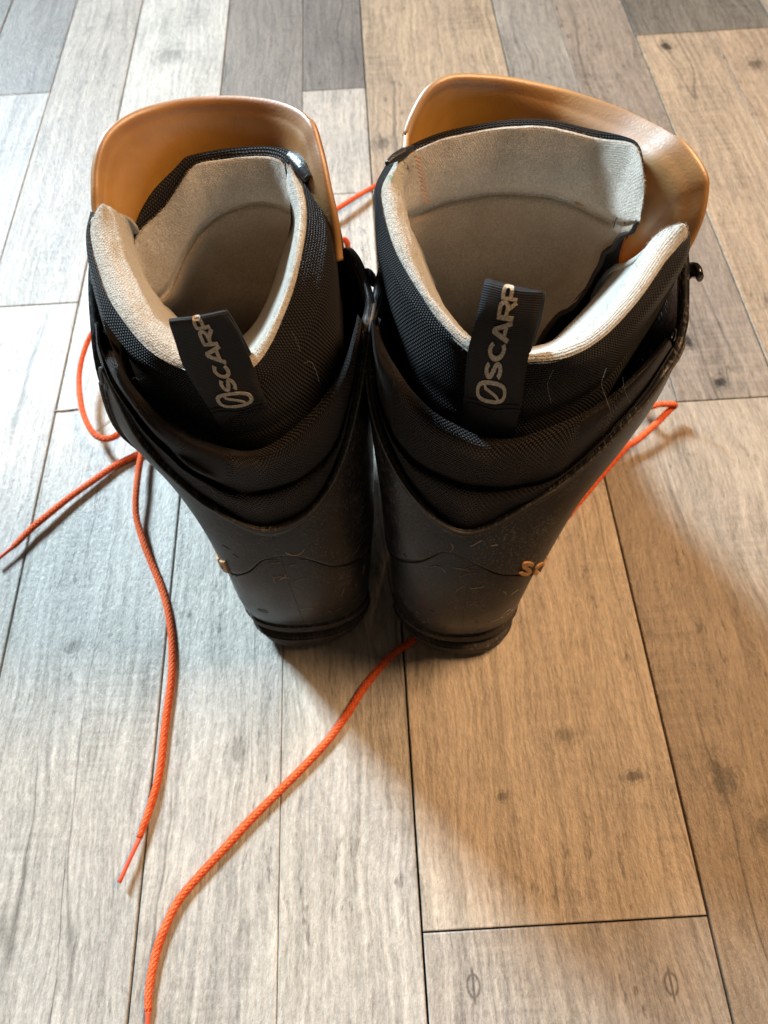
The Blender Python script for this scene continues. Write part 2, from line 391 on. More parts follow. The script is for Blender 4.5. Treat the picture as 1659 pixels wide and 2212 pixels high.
MT = dict(
    plank=m_plank(),
    liner=m_weave('black_liner_fabric', (.0135, .0118, .0125), .0017, .9, .0014),
    collar=m_weave('black_collar_mesh', (.018, .0118, .0100), .0021, .75, .0018, .08),
    fleece=m_fleece('grey_beige_fleece', (.53, .50, .44)),
    white=m_fleece('white_ribbed_fleece', (.60, .59, .55), .12, True),
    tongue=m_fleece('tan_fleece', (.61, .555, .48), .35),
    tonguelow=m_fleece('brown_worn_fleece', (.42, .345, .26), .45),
    shell=m_rubber('charcoal_shell_plastic', (.0085, .0088, .0104), .35, .38, .22, .33),
    sole=m_rubber('black_outsole_rubber', (.040, .033, .026), .5, .62, 1.0, .35),
    scuff=m_plain('scuffed_plastic', (.24, .205, .17), .7, .3),
    worn_glint=m_rubber('worn_glint_plastic', (.040, .034, .029), .5, .5, .9, .4),  # worn rim and mould lines, and the painted highlights on the sole edges
    gloss=m_rubber('glossy_black_plastic', (.010, .010, .011), .25, .22, .15, .6),
    amber=m_amber(), strap=m_strap(), print=m_print(), lace=m_lace(),
    aglet=m_plain('orange_plastic_tip', (.70, .10, .045), .35, .5),
    letter=m_plain('tan_raised_letter', (.42, .22, .085), .55, .4, 0, 300, .35),
    metal=m_plain('black_enamel_metal', (.012, .012, .012), .16, .6, 0, 60, .2, .0001),
    thread=m_plain('dark_thread', (.03, .025, .022), .8, .2),
    orange_thread=m_plain('orange_thread', (.62, .30, .14), .8, .2),
    lint=m_plain('pale_lint', (.55, .52, .48), .9, .2),
    leather=m_plain('black_leather_patch', (.014, .015, .018), .30, .6, 0, 900, .3, .0005),
    aglow=m_plain('moulded_amber', (.60, .36, .14), .4, .5),
    gap=m_plain('dark_subfloor', (.022, .019, .016), .95, .1),
    insole=m_fleece('amber_footbed', (.42, .25, .08), .4),
)

# ------------------------------------------------------------------ floor
floor = mkobj('floor', [(-1.2, -.6, -.0062), (1.2, -.6, -.0062), (1.2, 2.2, -.0062), (-1.2, 2.2, -.0062)], [(0, 1, 2, 3)], MT['gap'], smooth=False)
tag(floor, kind='structure')
def plank(x0, x1, y0, y1, col, gl=.0008, gr=.0008):
    """one board with softly rounded long edges"""
    a, b = x0+gl, x1-gr; c_, d = y0+.00045, y1-.00045; e = .0008
    zt = rng.uniform(-.00012, .00012)
    V = [(a, c_, -.006), (b, c_, -.006), (b, d, -.006), (a, d, -.006),
         (a, c_, -e+zt), (b, c_, -e+zt), (b, d, -e+zt), (a, d, -e+zt),
         (a+e*.35, c_+e*.35, -e*.3+zt), (b-e*.35, c_+e*.35, -e*.3+zt), (b-e*.35, d-e*.35, -e*.3+zt), (a+e*.35, d-e*.35, -e*.3+zt),
         (a+e, c_+e, zt), (b-e, c_+e, zt), (b-e, d-e, zt), (a+e, d-e, zt)]
    F = [(0, 3, 2, 1)]
    for k in (0, 4, 8):
        for i in range(4): F.append((k+i, k+(i+1) % 4, k+4+(i+1) % 4, k+4+i))
    F.append((12, 13, 14, 15))
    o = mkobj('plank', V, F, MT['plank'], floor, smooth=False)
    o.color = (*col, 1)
    return o
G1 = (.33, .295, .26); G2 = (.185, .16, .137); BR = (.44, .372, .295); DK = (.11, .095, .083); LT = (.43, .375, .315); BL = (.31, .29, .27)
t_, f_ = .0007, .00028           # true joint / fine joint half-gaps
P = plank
P(-.90, -.68, -.5, 2, G2); P(-.68, -.49, -.5, .8, G1); P(-.68, -.49, .8, 2, (.15, .135, .12))  # far boards: strip tones darkened further to stand in for fading window light
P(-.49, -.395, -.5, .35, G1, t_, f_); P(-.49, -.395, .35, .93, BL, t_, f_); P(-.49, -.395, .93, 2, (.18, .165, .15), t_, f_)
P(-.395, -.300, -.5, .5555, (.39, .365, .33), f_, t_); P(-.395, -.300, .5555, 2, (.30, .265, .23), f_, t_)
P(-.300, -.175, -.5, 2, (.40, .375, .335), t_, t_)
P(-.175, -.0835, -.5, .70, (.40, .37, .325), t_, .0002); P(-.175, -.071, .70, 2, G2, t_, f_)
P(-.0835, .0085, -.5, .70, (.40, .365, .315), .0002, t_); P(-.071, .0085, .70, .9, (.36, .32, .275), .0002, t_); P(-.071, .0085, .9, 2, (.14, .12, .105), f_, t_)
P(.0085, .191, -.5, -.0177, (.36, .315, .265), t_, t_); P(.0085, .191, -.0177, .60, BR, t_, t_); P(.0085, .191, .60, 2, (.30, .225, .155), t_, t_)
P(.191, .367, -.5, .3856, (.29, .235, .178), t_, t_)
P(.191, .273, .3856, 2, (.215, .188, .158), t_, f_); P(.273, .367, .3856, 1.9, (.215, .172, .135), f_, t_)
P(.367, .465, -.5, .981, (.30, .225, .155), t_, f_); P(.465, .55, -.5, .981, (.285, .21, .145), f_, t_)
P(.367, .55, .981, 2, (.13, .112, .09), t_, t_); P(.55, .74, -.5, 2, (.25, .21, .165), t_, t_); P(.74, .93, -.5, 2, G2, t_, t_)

# ------------------------------------------------------------------ boot shell surface model
class Shell:
    def __init__(s, table, n=2.25):
        s.z = np.array([r[0] for r in table]); s.T = np.array([np.r_[r[1], r[2], r[3], r[4]] for r in table]); s.nexp = n
    def ring(s, z):
        z = np.asarray(z, float); t = np.interp(z, s.z, np.arange(len(s.z)))
        return cat(s.T, 0, t=t.ravel()).reshape(z.shape+(8,))
    def S(s, phi, z, off=0.):
        phi, z = np.broadcast_arrays(np.asarray(phi, float), np.asarray(z, float))
        q = s.ring(z); L, Rr, B, F = q[..., 0:2], q[..., 2:4], q[..., 4:6], q[..., 6:8]
        Cn = (L+Rr)/2; A = (Rr-L)/2
        la = np.linalg.norm(A, axis=-1, keepdims=True); A = A*(1+off/la)
        c_, s_ = np.cos(phi), np.sin(phi); e = 2/s.nexp
        cc = np.sign(c_)*np.abs(c_)**e; ss = np.abs(s_)**e
        Bv = np.where((s_ < 0)[..., None], B-Cn, F-Cn); lb = np.linalg.norm(Bv, axis=-1, keepdims=True); Bv = Bv*(1+off/lb)
        P_ = Cn+A*cc[..., None]+Bv*ss[..., None]
        return np.concatenate([P_, z[..., None]], -1)
    def hit(s, x, y, off=0., zr=(.02, .30), pr=(-200, 25)):
        ph = np.radians(np.linspace(pr[0], pr[1], 260)); zz = np.linspace(zr[0], zr[1], 160)
        for it in range(3):
            PH, ZZ = np.meshgrid(ph, zz); G = s.S(PH, ZZ, off); q = projv(G.reshape(-1, 3)).reshape(PH.shape+(2,))
            d = (q[..., 0]-x)**2+(q[..., 1]-y)**2
            if it == 0: d = d+np.where(np.sin(PH) > 0, 30, 0)
            i = np.unravel_index(np.argmin(d), d.shape); p0, z0 = PH[i], ZZ[i]
            dp = (ph[1]-ph[0])*1.5; dz = (zz[1]-zz[0])*1.5
            ph = np.linspace(p0-dp, p0+dp, 25); zz = np.linspace(z0-dz, z0+dz, 25)
        return p0, z0
    def hitp(s, x, y, off=0.):
        p, z = s.hit(x, y, off); return s.S(p, z, off)

SR = Shell([
 (0.000, (0.0078, 0.1985), (0.0846, 0.1930), (0.0535, 0.1605), (0.121, 0.450)),
 (0.020, (0.0049, 0.2000), (0.0891, 0.1960), (0.0532, 0.1635), (0.122, 0.454)),
 (0.030, (0.0043, 0.2000), (0.0942, 0.1990), (0.0530, 0.1665), (0.122, 0.455)),
 (0.042, (0.0031, 0.2070), (0.0972, 0.2060), (0.0520, 0.1640), (0.123, 0.458)),
 (0.065, (0.0025, 0.2150), (0.1024, 0.2155), (0.0510, 0.1615), (0.124, 0.456)),
 (0.090, (0.0024, 0.2240), (0.1087, 0.2240), (0.0510, 0.1630), (0.122, 0.440)),
 (0.120, (0.0024, 0.2330), (0.1195, 0.2340), (0.0525, 0.1690), (0.113, 0.395)),
 (0.150, (0.0027, 0.2430), (0.1337, 0.2435), (0.0545, 0.1790), (0.108, 0.368)),
 (0.180, (0.0040, 0.2540), (0.1559, 0.2535), (0.0565, 0.1900), (0.105, 0.362)),
 (0.210, (0.0035, 0.2630), (0.1681, 0.2625), (0.0590, 0.1985), (0.102, 0.364)),
 (0.245, (0.0037, 0.2740), (0.1686, 0.2740), (0.0610, 0.2060), (0.100, 0.368)),
 (0.300, (0.0040, 0.2870), (0.1640, 0.2870), (0.0630, 0.2120), (0.100, 0.372)),
])
SL = Shell([
 (0.000, (-0.0920, 0.2000), (-0.0208, 0.2030), (-0.0640, 0.1730), (-0.117, 0.462)),
 (0.020, (-0.1026, 0.2030), (-0.0170, 0.2040), (-0.0637, 0.1780), (-0.118, 0.467)),
 (0.030, (-0.1075, 0.2050), (-0.0158, 0.2050), (-0.0635, 0.1810), (-0.118, 0.468)),
 (0.042, (-0.1097, 0.2100), (-0.0139, 0.2100), (-0.0630, 0.1780), (-0.119, 0.471)),
 (0.065, (-0.1100, 0.2160), (-0.0112, 0.2160), (-0.0625, 0.1735), (-0.120, 0.469)),
 (0.090, (-0.1109, 0.2245), (-0.0093, 0.2245), (-0.0625, 0.1740), (-0.118, 0.452)),
 (0.120, (-0.1110, 0.2340), (-0.0080, 0.2340), (-0.0645, 0.1790), (-0.108, 0.405)),
 (0.150, (-0.1175, 0.2435), (-0.0067, 0.2435), (-0.0665, 0.1880), (-0.098, 0.375)),
 (0.180, (-0.1298, 0.2530), (-0.0054, 0.2530), (-0.0695, 0.1980), (-0.092, 0.366)),
 (0.210, (-0.1481, 0.2625), (-0.0046, 0.2625), (-0.0715, 0.2050), (-0.090, 0.366)),
 (0.245, (-0.1469, 0.2740), (-0.0019, 0.2740), (-0.0725, 0.2110), (-0.088, 0.370)),
 (0.300, (-0.1370, 0.2870), (-0.0040, 0.2870), (-0.0730, 0.2150), (-0.085, 0.374)),
])

def interp_edge(SH, pts, extra=(), off=0.):
    """pixel survey of an edge on the shell -> sorted (phi, z)"""
    q = [SH.hit(x, y, off) for x, y in pts]+[(R(a), z) for a, z in extra]
    q.sort(); a = np.array(q); return a
def shell_grid(SH, phis, zlo, zhi, nv, off=0., vpow=1.):
    t = np.linspace(0, 1, nv)**vpow
    Z = zlo[None]+(zhi-zlo)[None]*t[:, None]; PH = np.broadcast_to(phis, Z.shape)
    return SH.S(PH, Z, off)

# ---- stroke lettering -----------------------------------------------------------------------------------
def arc(cx, cy, rx, ry, a0, a1, n=10):
    return [(cx+rx*math.cos(R(a)), cy+ry*math.sin(R(a))) for a in np.linspace(a0, a1, n)]
GLY = {
 'S': [arc(.5, .72, .36, .19, 20, 270, 11)+arc(.5, .28, .38, .19, 90, -160, 11)],
 'C': [arc(.56, .5, .46, .40, 45, 315, 16)],
 'A': [[(.02, .0), (.44, .95), (.56, .95), (.98, .0)], [(.22, .3), (.78, .3)]],
 'R': [[(.1, 0), (.1, .9), (.6, .9)]+arc(.6, .68, .3, .22, 80, -90, 8)+[(.1, .46)], [(.5, .44), (.95, 0)]],
 'P': [[(.1, 0), (.1, .9), (.6, .9)]+arc(.6, .66, .3, .24, 80, -90, 8)+[(.1, .42)]],
 's': [arc(.5, .72, .34, .19, 30, 270, 9)+arc(.5, .28, .36, .19, 90, -150, 9)],
 'c': [arc(.55, .5, .42, .40, 50, 310, 12)],
 'a': [arc(.42, .48, .30, .40, 0, 360, 16), [(.86, .95), (.86, -.02)]],
 'r': [[(.2, 0), (.2, .9)], arc(.6, .5, .38, .38, 160, 50, 6)],
 'p': [arc(.55, .5, .36, .40, 0, 360, 16), [(.15, .92), (.15, -.4)]],
 '0': [arc(.5, .5, .36, .46, 0, 360, 20)], '1': [[(.25, .8), (.5, .96), (.5, 0)]],
}
def ribbon(pts, wd, sub=3):
    """polyline -> list of (left,right) pairs in letter space"""
    p = np.array(pts, float); out = []
    q = [p[0]]
    for a, b in zip(p[:-1], p[1:]):
        for k in range(1, sub+1): q.append(a+(b-a)*k/sub)
    q = np.array(q); T = np.gradient(q, axis=0); T /= np.linalg.norm(T, axis=1)[:, None]+1e-9
    N = np.stack([-T[:, 1], T[:, 0]], 1)
    return q+N*wd/2, q-N*wd/2
def strokes_mesh(strokes, fn, name, mat, parent, thick):
    """strokes: list of (pts, width); fn(x,y,h)->3D point lifted by h"""
    V = []; F = []
    for pts, wd in strokes:
        l, r_ = ribbon(pts, wd); n = len(l); k = len(V)
        for (a, b) in zip(l, r_):
            for (q, h) in ((a, -.0001), (a, thick), (b, thick), (b, -.0001)):
                V.append(fn(q[0], q[1], h))
        for i in range(n-1):
            for j in range(4):
                a = k+i*4+j; b = k+i*4+(j+1) % 4; F.append((a, b, b+4, a+4))
        F.append((k, k+1, k+2, k+3)); e = k+(n-1)*4; F.append((e+3, e+2, e+1, e))
    return mkobj(name, V, F, mat, parent, smooth=False)

def boot(side, SH, D):
    T = empty('mountaineering_boot', D['base'])
    tag(T, D['label'], 'boot', 'pair of mountaineering boots')
    mir = side == 'L'
    # ---- V edge of the cuff, seam of the lower shell --------------------------------------------------
    vE = interp_edge(SH, D['V'], D['Vx']); sE = interp_edge(SH, D['seam'], D['seamx'])
    a0, a1 = R(D['cuff_range'][0]), R(D['cuff_range'][1])
    ph = np.linspace(a0, a1, 170)
    ztop = np.interp(ph, vE[:, 0], vE[:, 1]); k = np.ones(5)/5
    ztop = np.r_[ztop[:2], np.convolve(ztop, k, 'valid'), ztop[-2:]]
    zse = np.interp(ph, sE[:, 0], sE[:, 1]); zse = np.r_[zse[:2], np.convolve(zse, k, 'valid'), zse[-2:]]
    # lower shell, closed ring, reaches up under the cuff and over the instep
    pc = np.linspace(-math.pi, math.pi, 181)[:-1]
    pc360 = np.where(pc > R(25)+.0, pc-2*math.pi, pc)
    zt = np.interp(pc360, sE[:, 0], sE[:, 1])+.012
    zt = np.where(np.sin(pc) > 0, .135+.0*pc, zt); kk = np.ones(9)/9
    zt = np.convolve(np.r_[zt[-4:], zt, zt[:4]], kk, 'valid')
    G = shell_grid(SH, pc, np.full_like(pc, .0375), zt, 26)
    lower = gridmesh(G, 'lower_shell', MT['shell'], T, closed_u=True, thick=-.003)
    # lip under the shell edge (the welt groove)
    # cuff
    rows = []
    zs = np.linspace(0, 1, 24)
    Gc = shell_grid(SH, ph, zse, ztop, 24, .0021)
    # edge trims: rounded lip proud of the cuff at the top
    tp = shell_grid(SH, ph, ztop-.0045, ztop+.0006, 4, .0031)
    Gc[0] = shell_grid(SH, ph, zse, zse+.001, 2, .0004)[0]
    cuff = gridmesh(Gc, 'cuff', MT['shell'], T, thick=-.0026)
    gridmesh(tp, 'cuff_rim', MT['shell'], cuff, thick=-.0042)
    m_ = (ph > R(-172)) & (ph < R(-4)); rimc = SH.S(ph[m_], ztop[m_]+.0002, .0036)
    tube(rimc, .0009, 'rim_bead', MT['worn_glint'], cuff, 7, n=150)
    tube(SH.S(ph[m_], ztop[m_]-.0052, .0024), .00045, 'mould_line', MT['worn_glint'], cuff, 6, n=150)
    sm = (ph > R(-176)) & (ph < R(-2)); tube(SH.S(ph[sm], zse[sm]-.0002, .0010), .0005, 'cuff_seam', MT['thread'], cuff, 6, n=150)
    pm = (vE[:, 0] > R(-125)) & (vE[:, 0] < R(-55)); pb = vE[pm][np.argmin(vE[pm][:, 1])][0]; zb_ = np.interp(pb, vE[:, 0], vE[:, 1])
    tube([SH.S(pb+.00*z, z, .0001+(.0020 if z > np.interp(pb, sE[:, 0], sE[:, 1]) else 0)) for z in np.linspace(.045, zb_-.006, 24)], .00028, 'mould_line', MT['worn_glint'], lower, 5, n=60)
    # glossy inner faces of the cuff wings
    for (b0, b1) in D['wings']:
        pw = np.linspace(R(b0), R(b1), 40); zt2 = np.interp(pw, vE[:, 0], vE[:, 1])
        Gw = shell_grid(SH, pw, zt2-.10, zt2-.0015, 12, -.0018)
        gridmesh(Gw, 'cuff_wing_lining', MT['gloss'], cuff, thick=-.0008, flip=True)
    # ---- sole -----------------------------------------------------------------------------------------
    bands = [('outsole', [(.0065, .0010), (.0080, .0026), (.0165, .0030), (.0185, .0018), (.0192, -.0030)], 'sole'),
             ('midsole', [(.0192, -.0040), (.0215, -.0042), (.0222, .0004), (.0245, .0018), (.0290, .0015), (.0310, .0002), (.0318, -.0050), (.0400, -.0062)], 'sole')]
    for nm, prof, mm in bands:
        rows = []
        for z, off in prof:
            rows.append(SH.S(pc, np.full_like(pc, z), off-.0006))
        G = np.array(rows); n = G.shape[1]
        V = list(G.reshape(-1, 3)); F = []
        for j in range(len(rows)-1):
            for i in range(n): F.append((j*n+i, j*n+(i+1) % n, (j+1)*n+(i+1) % n, (j+1)*n+i))
        F.append(tuple(range(n))[::-1]); F.append(tuple((len(rows)-1)*n+i for i in range(n)))
        ob = mkobj(nm, V, F, MT[mm], T)
        tube(np.vstack([SH.S(pc, np.full_like(pc, .0168 if nm == 'outsole' else .0295), (.0024 if nm == 'outsole' else .0008)), SH.S(pc[:1], np.array([.0168 if nm == 'outsole' else .0295]), .0016)]), .0007, 'sole_highlight', MT['worn_glint'], ob, 6, n=260)  # pale tube added as a painted highlight along the sole edge
        if nm == 'outsole':
            # tread lugs round the edge and down the middle
            ring_ = rows[0]; cen = ring_.mean(0); LV = []; LF = []
            for i in range(0, n, 6):
                if abs(math.degrees(pc[i])) in (): continue
                if D['lug_gap'](ring_[i]): continue
                a_, b_ = ring_[i], ring_[(i+4) % n]
                ia, ib = a_+(cen-a_)*.20, b_+(cen-b_)*.20
                kx = len(LV)
                for z in (0.0, .0085):
                    for q in (a_, b_, ib, ia): LV.append((cen[0]+(q[0]-cen[0])*(.985 if z == 0 else 1), cen[1]+(q[1]-cen[1])*(.985 if z == 0 else 1), z))
                LF += [(kx+3, kx+2, kx+1, kx), (kx+4, kx+5, kx+6, kx+7)]+[(kx+j, kx+(j+1) % 4, kx+4+(j+1) % 4, kx+4+j) for j in range(4)]
            lug = mkobj('lug', LV, LF, MT['sole'], ob, smooth=False); tag(lug, kind='stuff')
    # ---- padded collar -------------------------------------------------------------------------------
    V_, Fd, Tp = D['cV'], D['cF'], D['cT']
    def rowh(pts, off): return [SH.hitp(x, y, off) for x, y in pts]
    def mid(a, b, f, dy=0): return [(p[0]*(1-f)+q[0]*f, p[1]*(1-f)+q[1]*f+dy) for p, q in zip(a, b)]
    below = [SH.S(*SH.hit(x, y, 0), -.004) for x, y in V_]
    r_below = [np.array([p[0], p[1], p[2]-.02]) for p in below]
    r_in = [np.array(p) for p in rowh(Tp, -.0050)]
    cen = np.mean(r_in, 0)
    r_in2 = [np.array([p[0]+(cen[0]-p[0])*.06, p[1]+(cen[1]-p[1])*.06, p[2]-.018]) for p in r_in]
    rows = [r_below, rowh(V_, -.0012), rowh(mid(V_, Fd, .22), .0028), rowh(mid(V_, Fd, .58), .0042), rowh(mid(V_, Fd, .86), .0026), rowh(Fd, -.0012),
            rowh(mid(Fd, Tp, .10), .0030), rowh(mid(Fd, Tp, .30), .0060), rowh(mid(Fd, Tp, .58), .0070), rowh(mid(Fd, Tp, .82), .0048), rowh(mid(Fd, Tp, .96), -.0002), r_in, r_in2]
    G = loft(rows, 120, 60)
    # slight wrinkles
    for j in range(G.shape[0]):
        for i in range(G.shape[1]):
            v = G[j, i]; G[j, i] = v+np.array([1, 1, .5])*.0007*mnoise.noise(Vector(v*55))
    gridmesh(G, 'padded_collar', MT['collar'], T)
    # ---- inner boot: outer fabric ---------------------------------------------------------------------
    A = px(D['linA']); Bb = px(D['linB']); Cc = px(D['linC'])
    O1 = px(D['outB']); O2 = px(D['outC'])
    cen = np.mean(O2, 0)
    def shrink(row, s_, dz): return [np.array([cen[0]+(p[0]-cen[0])*s_, cen[1]+(p[1]-cen[1])*s_, p[2]+dz]) for p in row]
    Am = [a*.5+o*.5+np.array([0, 0, .0008]) for a, o in zip(A, O1)]
    # midpoint between O1 and O2, bulging slightly, with a soft groove near the bottom
    O15 = [a*.5+b*.5 for a, b in zip(O1, O2)]; cc = np.mean(O15, 0)
    O15 = [p+(p-cc)*np.array([1, 1, 0])*.02 for p in O15]
    O18 = [a*.2+b*.8 for a, b in zip(O1, O2)]
    rows = [A, Am, O1, O15, O18, O2, shrink(O2, .99, -.03), shrink(O2, .93, -.075)]
    sg = 1 if mir else -1
    for r_, am_ in zip(rows[3:], (.3, .6, .8, 1.2, 2.0)):
        r_[0] = r_[0]+np.array([sg*.008, .010, 0])*am_; r_[1] = r_[1]+np.array([sg*.006, .004, 0])*am_
    G = loft(rows, 110, 44)
    for j in range(G.shape[0]):
        for i in range(G.shape[1]):
            v = G[j, i]; G[j, i] = v+np.array([1, 1, .3])*.0009*mnoise.noise(Vector(v*42))
    inner = gridmesh(G, 'inner_boot', MT['liner'], T)
    # ---- lining ---------------------------------------------------------------------------------------
    crest = [a*.5+b*.5+np.array([0, 0, .0032]) for a, b in zip(A, Cc)]
    A2 = [a*.8+b*.2+np.array([0, 0, .0014]) for a, b in zip(A, Cc)]
    C2 = [a*.2+b*.8+np.array([0, 0, .0018]) for a, b in zip(A, Cc)]
    A0 = [a+np.array([0, 0, -.0012]) for a in A]
    Dd, Ee = px(D['linD']), px(D['linE'])
    cen2 = np.array(D['well'])
    Ff = [np.array([cen2[0]+(p[0]-cen2[0])*.82, cen2[1]+(p[1]-cen2[1])*.86, .14]) for p in Ee]
    Gg = [np.array([cen2[0]+(p[0]-cen2[0])*.70, cen2[1]+(p[1]-cen2[1])*.8, .065]) for p in Ee]
    CD_ = [a*.72+b*.28+(a-np.array([*cen2[:2], a[2]]))*.0 for a, b in zip(Cc, Dd)]
    rows = [A0, A2, crest, C2, Cc, CD_, Dd, Ee, Ff, Gg]
    for i_, r_ in enumerate(rows):
        r_ = list(r_)
        e0 = r_[0]+((r_[0]-r_[1])*.15 if i_ < 5 else np.array([-.004 if not mir else .004, .016, 0]))
        e1_ = r_[-1]+(np.array([0, 0, 0]))
        if i_ < 5: e1_ = (A[-1]+Cc[-1])/2+(r_[-1]-(A[-1]+Cc[-1])/2)*.35+np.array([0, .002, -.0035])
        else: e1_ = r_[-1]+np.array([0, .0015, -.002])
        rows[i_] = [e0]+r_+[e1_]
    G = loft(rows, 130, 84)
    for j in range(G.shape[0]):
        for i in range(G.shape[1]):
            v = G[j, i]; G[j, i] = v+np.array([1, 1, .6])*(.0007*mnoise.noise(Vector(v*70))+.00025*mnoise.noise(Vector(v*420)))
    LG = G.copy()
    lining = gridmesh(G, 'lining', MT['fleece'], inner)
    if D.get('white_from'):
        lining.data.materials.append(MT['white'])
        nu = 130
        for p_ in lining.data.polygons:
            if (p_.vertices[0] % nu) > D['white_from']: p_.material_index = 1
    # close the free end of the flap with a rounded fleece edge
    e1 = [G[j, -1] for j in range(34, 70, 3)]
    tube(e1, [.0004, .0018, .0022, .0024, .0020], 'flap_edge', MT['white'] if D.get('white_from') else MT['fleece'], inner, 10)
    # fuzz on the lining
    FV = []; FF = []
    nr, ncx = G.shape[:2]
    for q in range(5200):
        j = rng.randint(1, 46); i = rng.randint(1, ncx-2)
        p = G[j, i]+(G[j, i+1]-G[j, i])*rng.rand()+(G[j+1, i]-G[j, i])*rng.rand()
        nrm = np.cross(G[j, i+1]-G[j, i-1], G[j+1, i]-G[j-1, i]); nrm /= np.linalg.norm(nrm)+1e-9
        if mir: nrm = nrm
        if nrm[2] < 0 and j < 26: nrm = -nrm
        d = nrm*.5+rng.normal(0, .7, 3); d /= np.linalg.norm(d); L_ = rng.uniform(.0006, .0017)
        sd = np.cross(d, rng.normal(0, 1, 3)); sd = sd/np.linalg.norm(sd)*.00005
        bend = rng.normal(0, .0003, 3)
        m_ = p+d*L_*.5+bend; e_ = p+d*L_
        k_ = len(FV); FV += [p-sd, p+sd, m_+sd, m_-sd, e_]; FF += [(k_, k_+1, k_+2, k_+3), (k_+3, k_+2, k_+4)]
    fz = mkobj('lining_fuzz', FV, FF, MT['fleece'], inner, smooth=False); tag(fz, kind='stuff')
    # footbed deep inside
    gl = Gg; Vb = [tuple(p) for p in gl]
    fb = [(cen2[0]+.034*math.cos(a)*1.0, cen2[1]+.01+.075*math.sin(a), .05) for a in np.linspace(0, 2*math.pi, 28)[:-1]]
    mkobj('footbed', fb, [tuple(range(len(fb)))], MT['insole'], T)
    # ---- inner tongue ---------------------------------------------------------------------------------
    T0, TC = py_(D['tT']), py_(D['tC']); TB = py_(D['tB'])
    L1, L2, L3 = (py_([(x, y, yy[2]*D['tw']+(1-D['tw'])*.352+dy) for (x, y, _), yy in zip(D[k_], D['tC'])]) for k_, dy in (('tL1', .003), ('tL2', .004), ('tL3', .001)))
    L4 = [p*np.array([1, 1, 0])+np.array([0, .004, .07]) for p in L3]
    back = np.array(D['inward'])          # unit vector from tongue towards the heel
    Tb2 = [p+np.array([0, 0, -.010])-back*.0022 for p in TB]
    m1 = [a*.93+b*.07+back*.0022+np.array([0, 0, .0016]) for a, b in zip(T0, TC)]
    m2 = [a*.60+b*.40+back*.0052 for a, b in zip(T0, TC)]
    m3 = [a*.22+b*.78+back*.0048 for a, b in zip(T0, TC)]
    m4 = [a*.03+b*.97-back*.0016 for a, b in zip(T0, TC)]
    n1 = [a*.86+b*.14+back*.0030 for a, b in zip(TC, L1)]
    rows = [T0, m1, m2, m3, m4, n1, L1, L2, L3, L4]
    G = loft(rows, 110, 80)
    for j in range(G.shape[0]):
        for i in range(G.shape[1]):
            v = G[j, i]; G[j, i] = v+back*(.0011*mnoise.noise(Vector(v*48))+.00025*mnoise.noise(Vector(v*400)))
    # ragged free edge
    for j in range(G.shape[0]):
        rr = .0011*mnoise.noise(Vector((j*.6, 1.3, 0)))
        if j > 36: rr *= 2.2
        for q_ in range(1, 4):
            G[j, -q_] = G[j, -q_]+(G[j, -1]-G[j, -8])*rr*120/q_*.2
    TE = [t*.5+b*.5+np.array([0, 0, .0022]) for t, b in zip(T0, TB)]
    rowsb = [[p+np.array([0, 0, -.0006]) for p in T0], TE, TB, Tb2, [t*.9+b*.1+np.array([0, 0, -.028])-back*.012 for t, b in zip(T0, TB)]]
    rowsb[-1][0] = rowsb[-1][1]*.6+rowsb[-1][0]*.4
    Gb = loft(rowsb, 90, 22)
    tongue = gridmesh(Gb, 'inner_tongue', MT['liner'], T)
    tl = gridmesh(G, 'tongue_lining', MT['tongue'], tongue, thick=0)
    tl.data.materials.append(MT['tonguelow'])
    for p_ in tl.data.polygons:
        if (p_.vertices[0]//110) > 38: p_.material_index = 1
    FV = []; FF = []
    for q in range(4200):
        j = rng.randint(1, 60) if q % 3 else rng.randint(1, 6); i = rng.randint(1, G.shape[1]-2)
        p = G[j, i]+(G[j, i+1]-G[j, i])*rng.rand()+(G[j+1, i]-G[j, i])*rng.rand()
        d = back*.5+rng.normal(0, .7, 3); d /= np.linalg.norm(d); L_ = rng.uniform(.0005, .0015)
        sd = np.cross(d, rng.normal(0, 1, 3)); sd = sd/np.linalg.norm(sd)*.00005
        m_ = p+d*L_*.5+rng.normal(0, .0003, 3); e_ = p+d*L_
        k_ = len(FV); FV += [p-sd, p+sd, m_+sd, m_-sd, e_]; FF += [(k_, k_+1, k_+2, k_+3), (k_+3, k_+2, k_+4)]
    fz = mkobj('tongue_fuzz', FV, FF, MT['tongue'], tongue, smooth=False); tag(fz, kind='stuff')
    # free edge binding of the lower tongue: torn dark edge
    e2 = [G[j, -1]+back*.0006 for j in range(34, 76, 2)]
    tube([p+rng.normal(0, .0007, 3) for p in e2], [.0010, .0018, .0012, .0022, .0014], 'torn_edge', MT['thread'], tongue, 7, n=60)
    tg = G
    jr = [46, 50, 54, 59, 64, 69, 74, 79]
    ta = catk([tg[j, -3]-back*.0015 for j in jr], 30)
    lf = catk([LG[j, -1] for j in (60, 63, 66, 69, 72, 75, 78, 82)], 30)
    Gk = np.array([ta, ta*.5+lf*.5-back*.004+np.array([0, 0, -.006]), lf]); gridmesh(loft(list(Gk), 30, 8), 'gap_shade_sheet', MT['thread'], inner)  # dark sheet added for the shade in the gap between tongue and flap
    ta = catk([tg[j, 1]-back*.0015 for j in [4, 14, 24, 34, 44, 54, 66, 79]], 30)
    lf = catk([LG[j, 2] for j in (24, 30, 36, 42, 48, 56, 64, 73)], 30)
    gridmesh(loft([ta, ta*.5+lf*.5-back*.003, lf], 30, 8), 'corner_lining', MT['fleece'], inner)
    # ---- shell tongue (amber) ------------------------------------------------------------------------
    rim = py_(D['amb']); nA = len(rim)
    low = [np.array(p) for p in D['ambLow']]; low = list(catk(low, nA))
    mid1 = [a*.62+b*.38-back*.004 for a, b in zip(rim, low)]
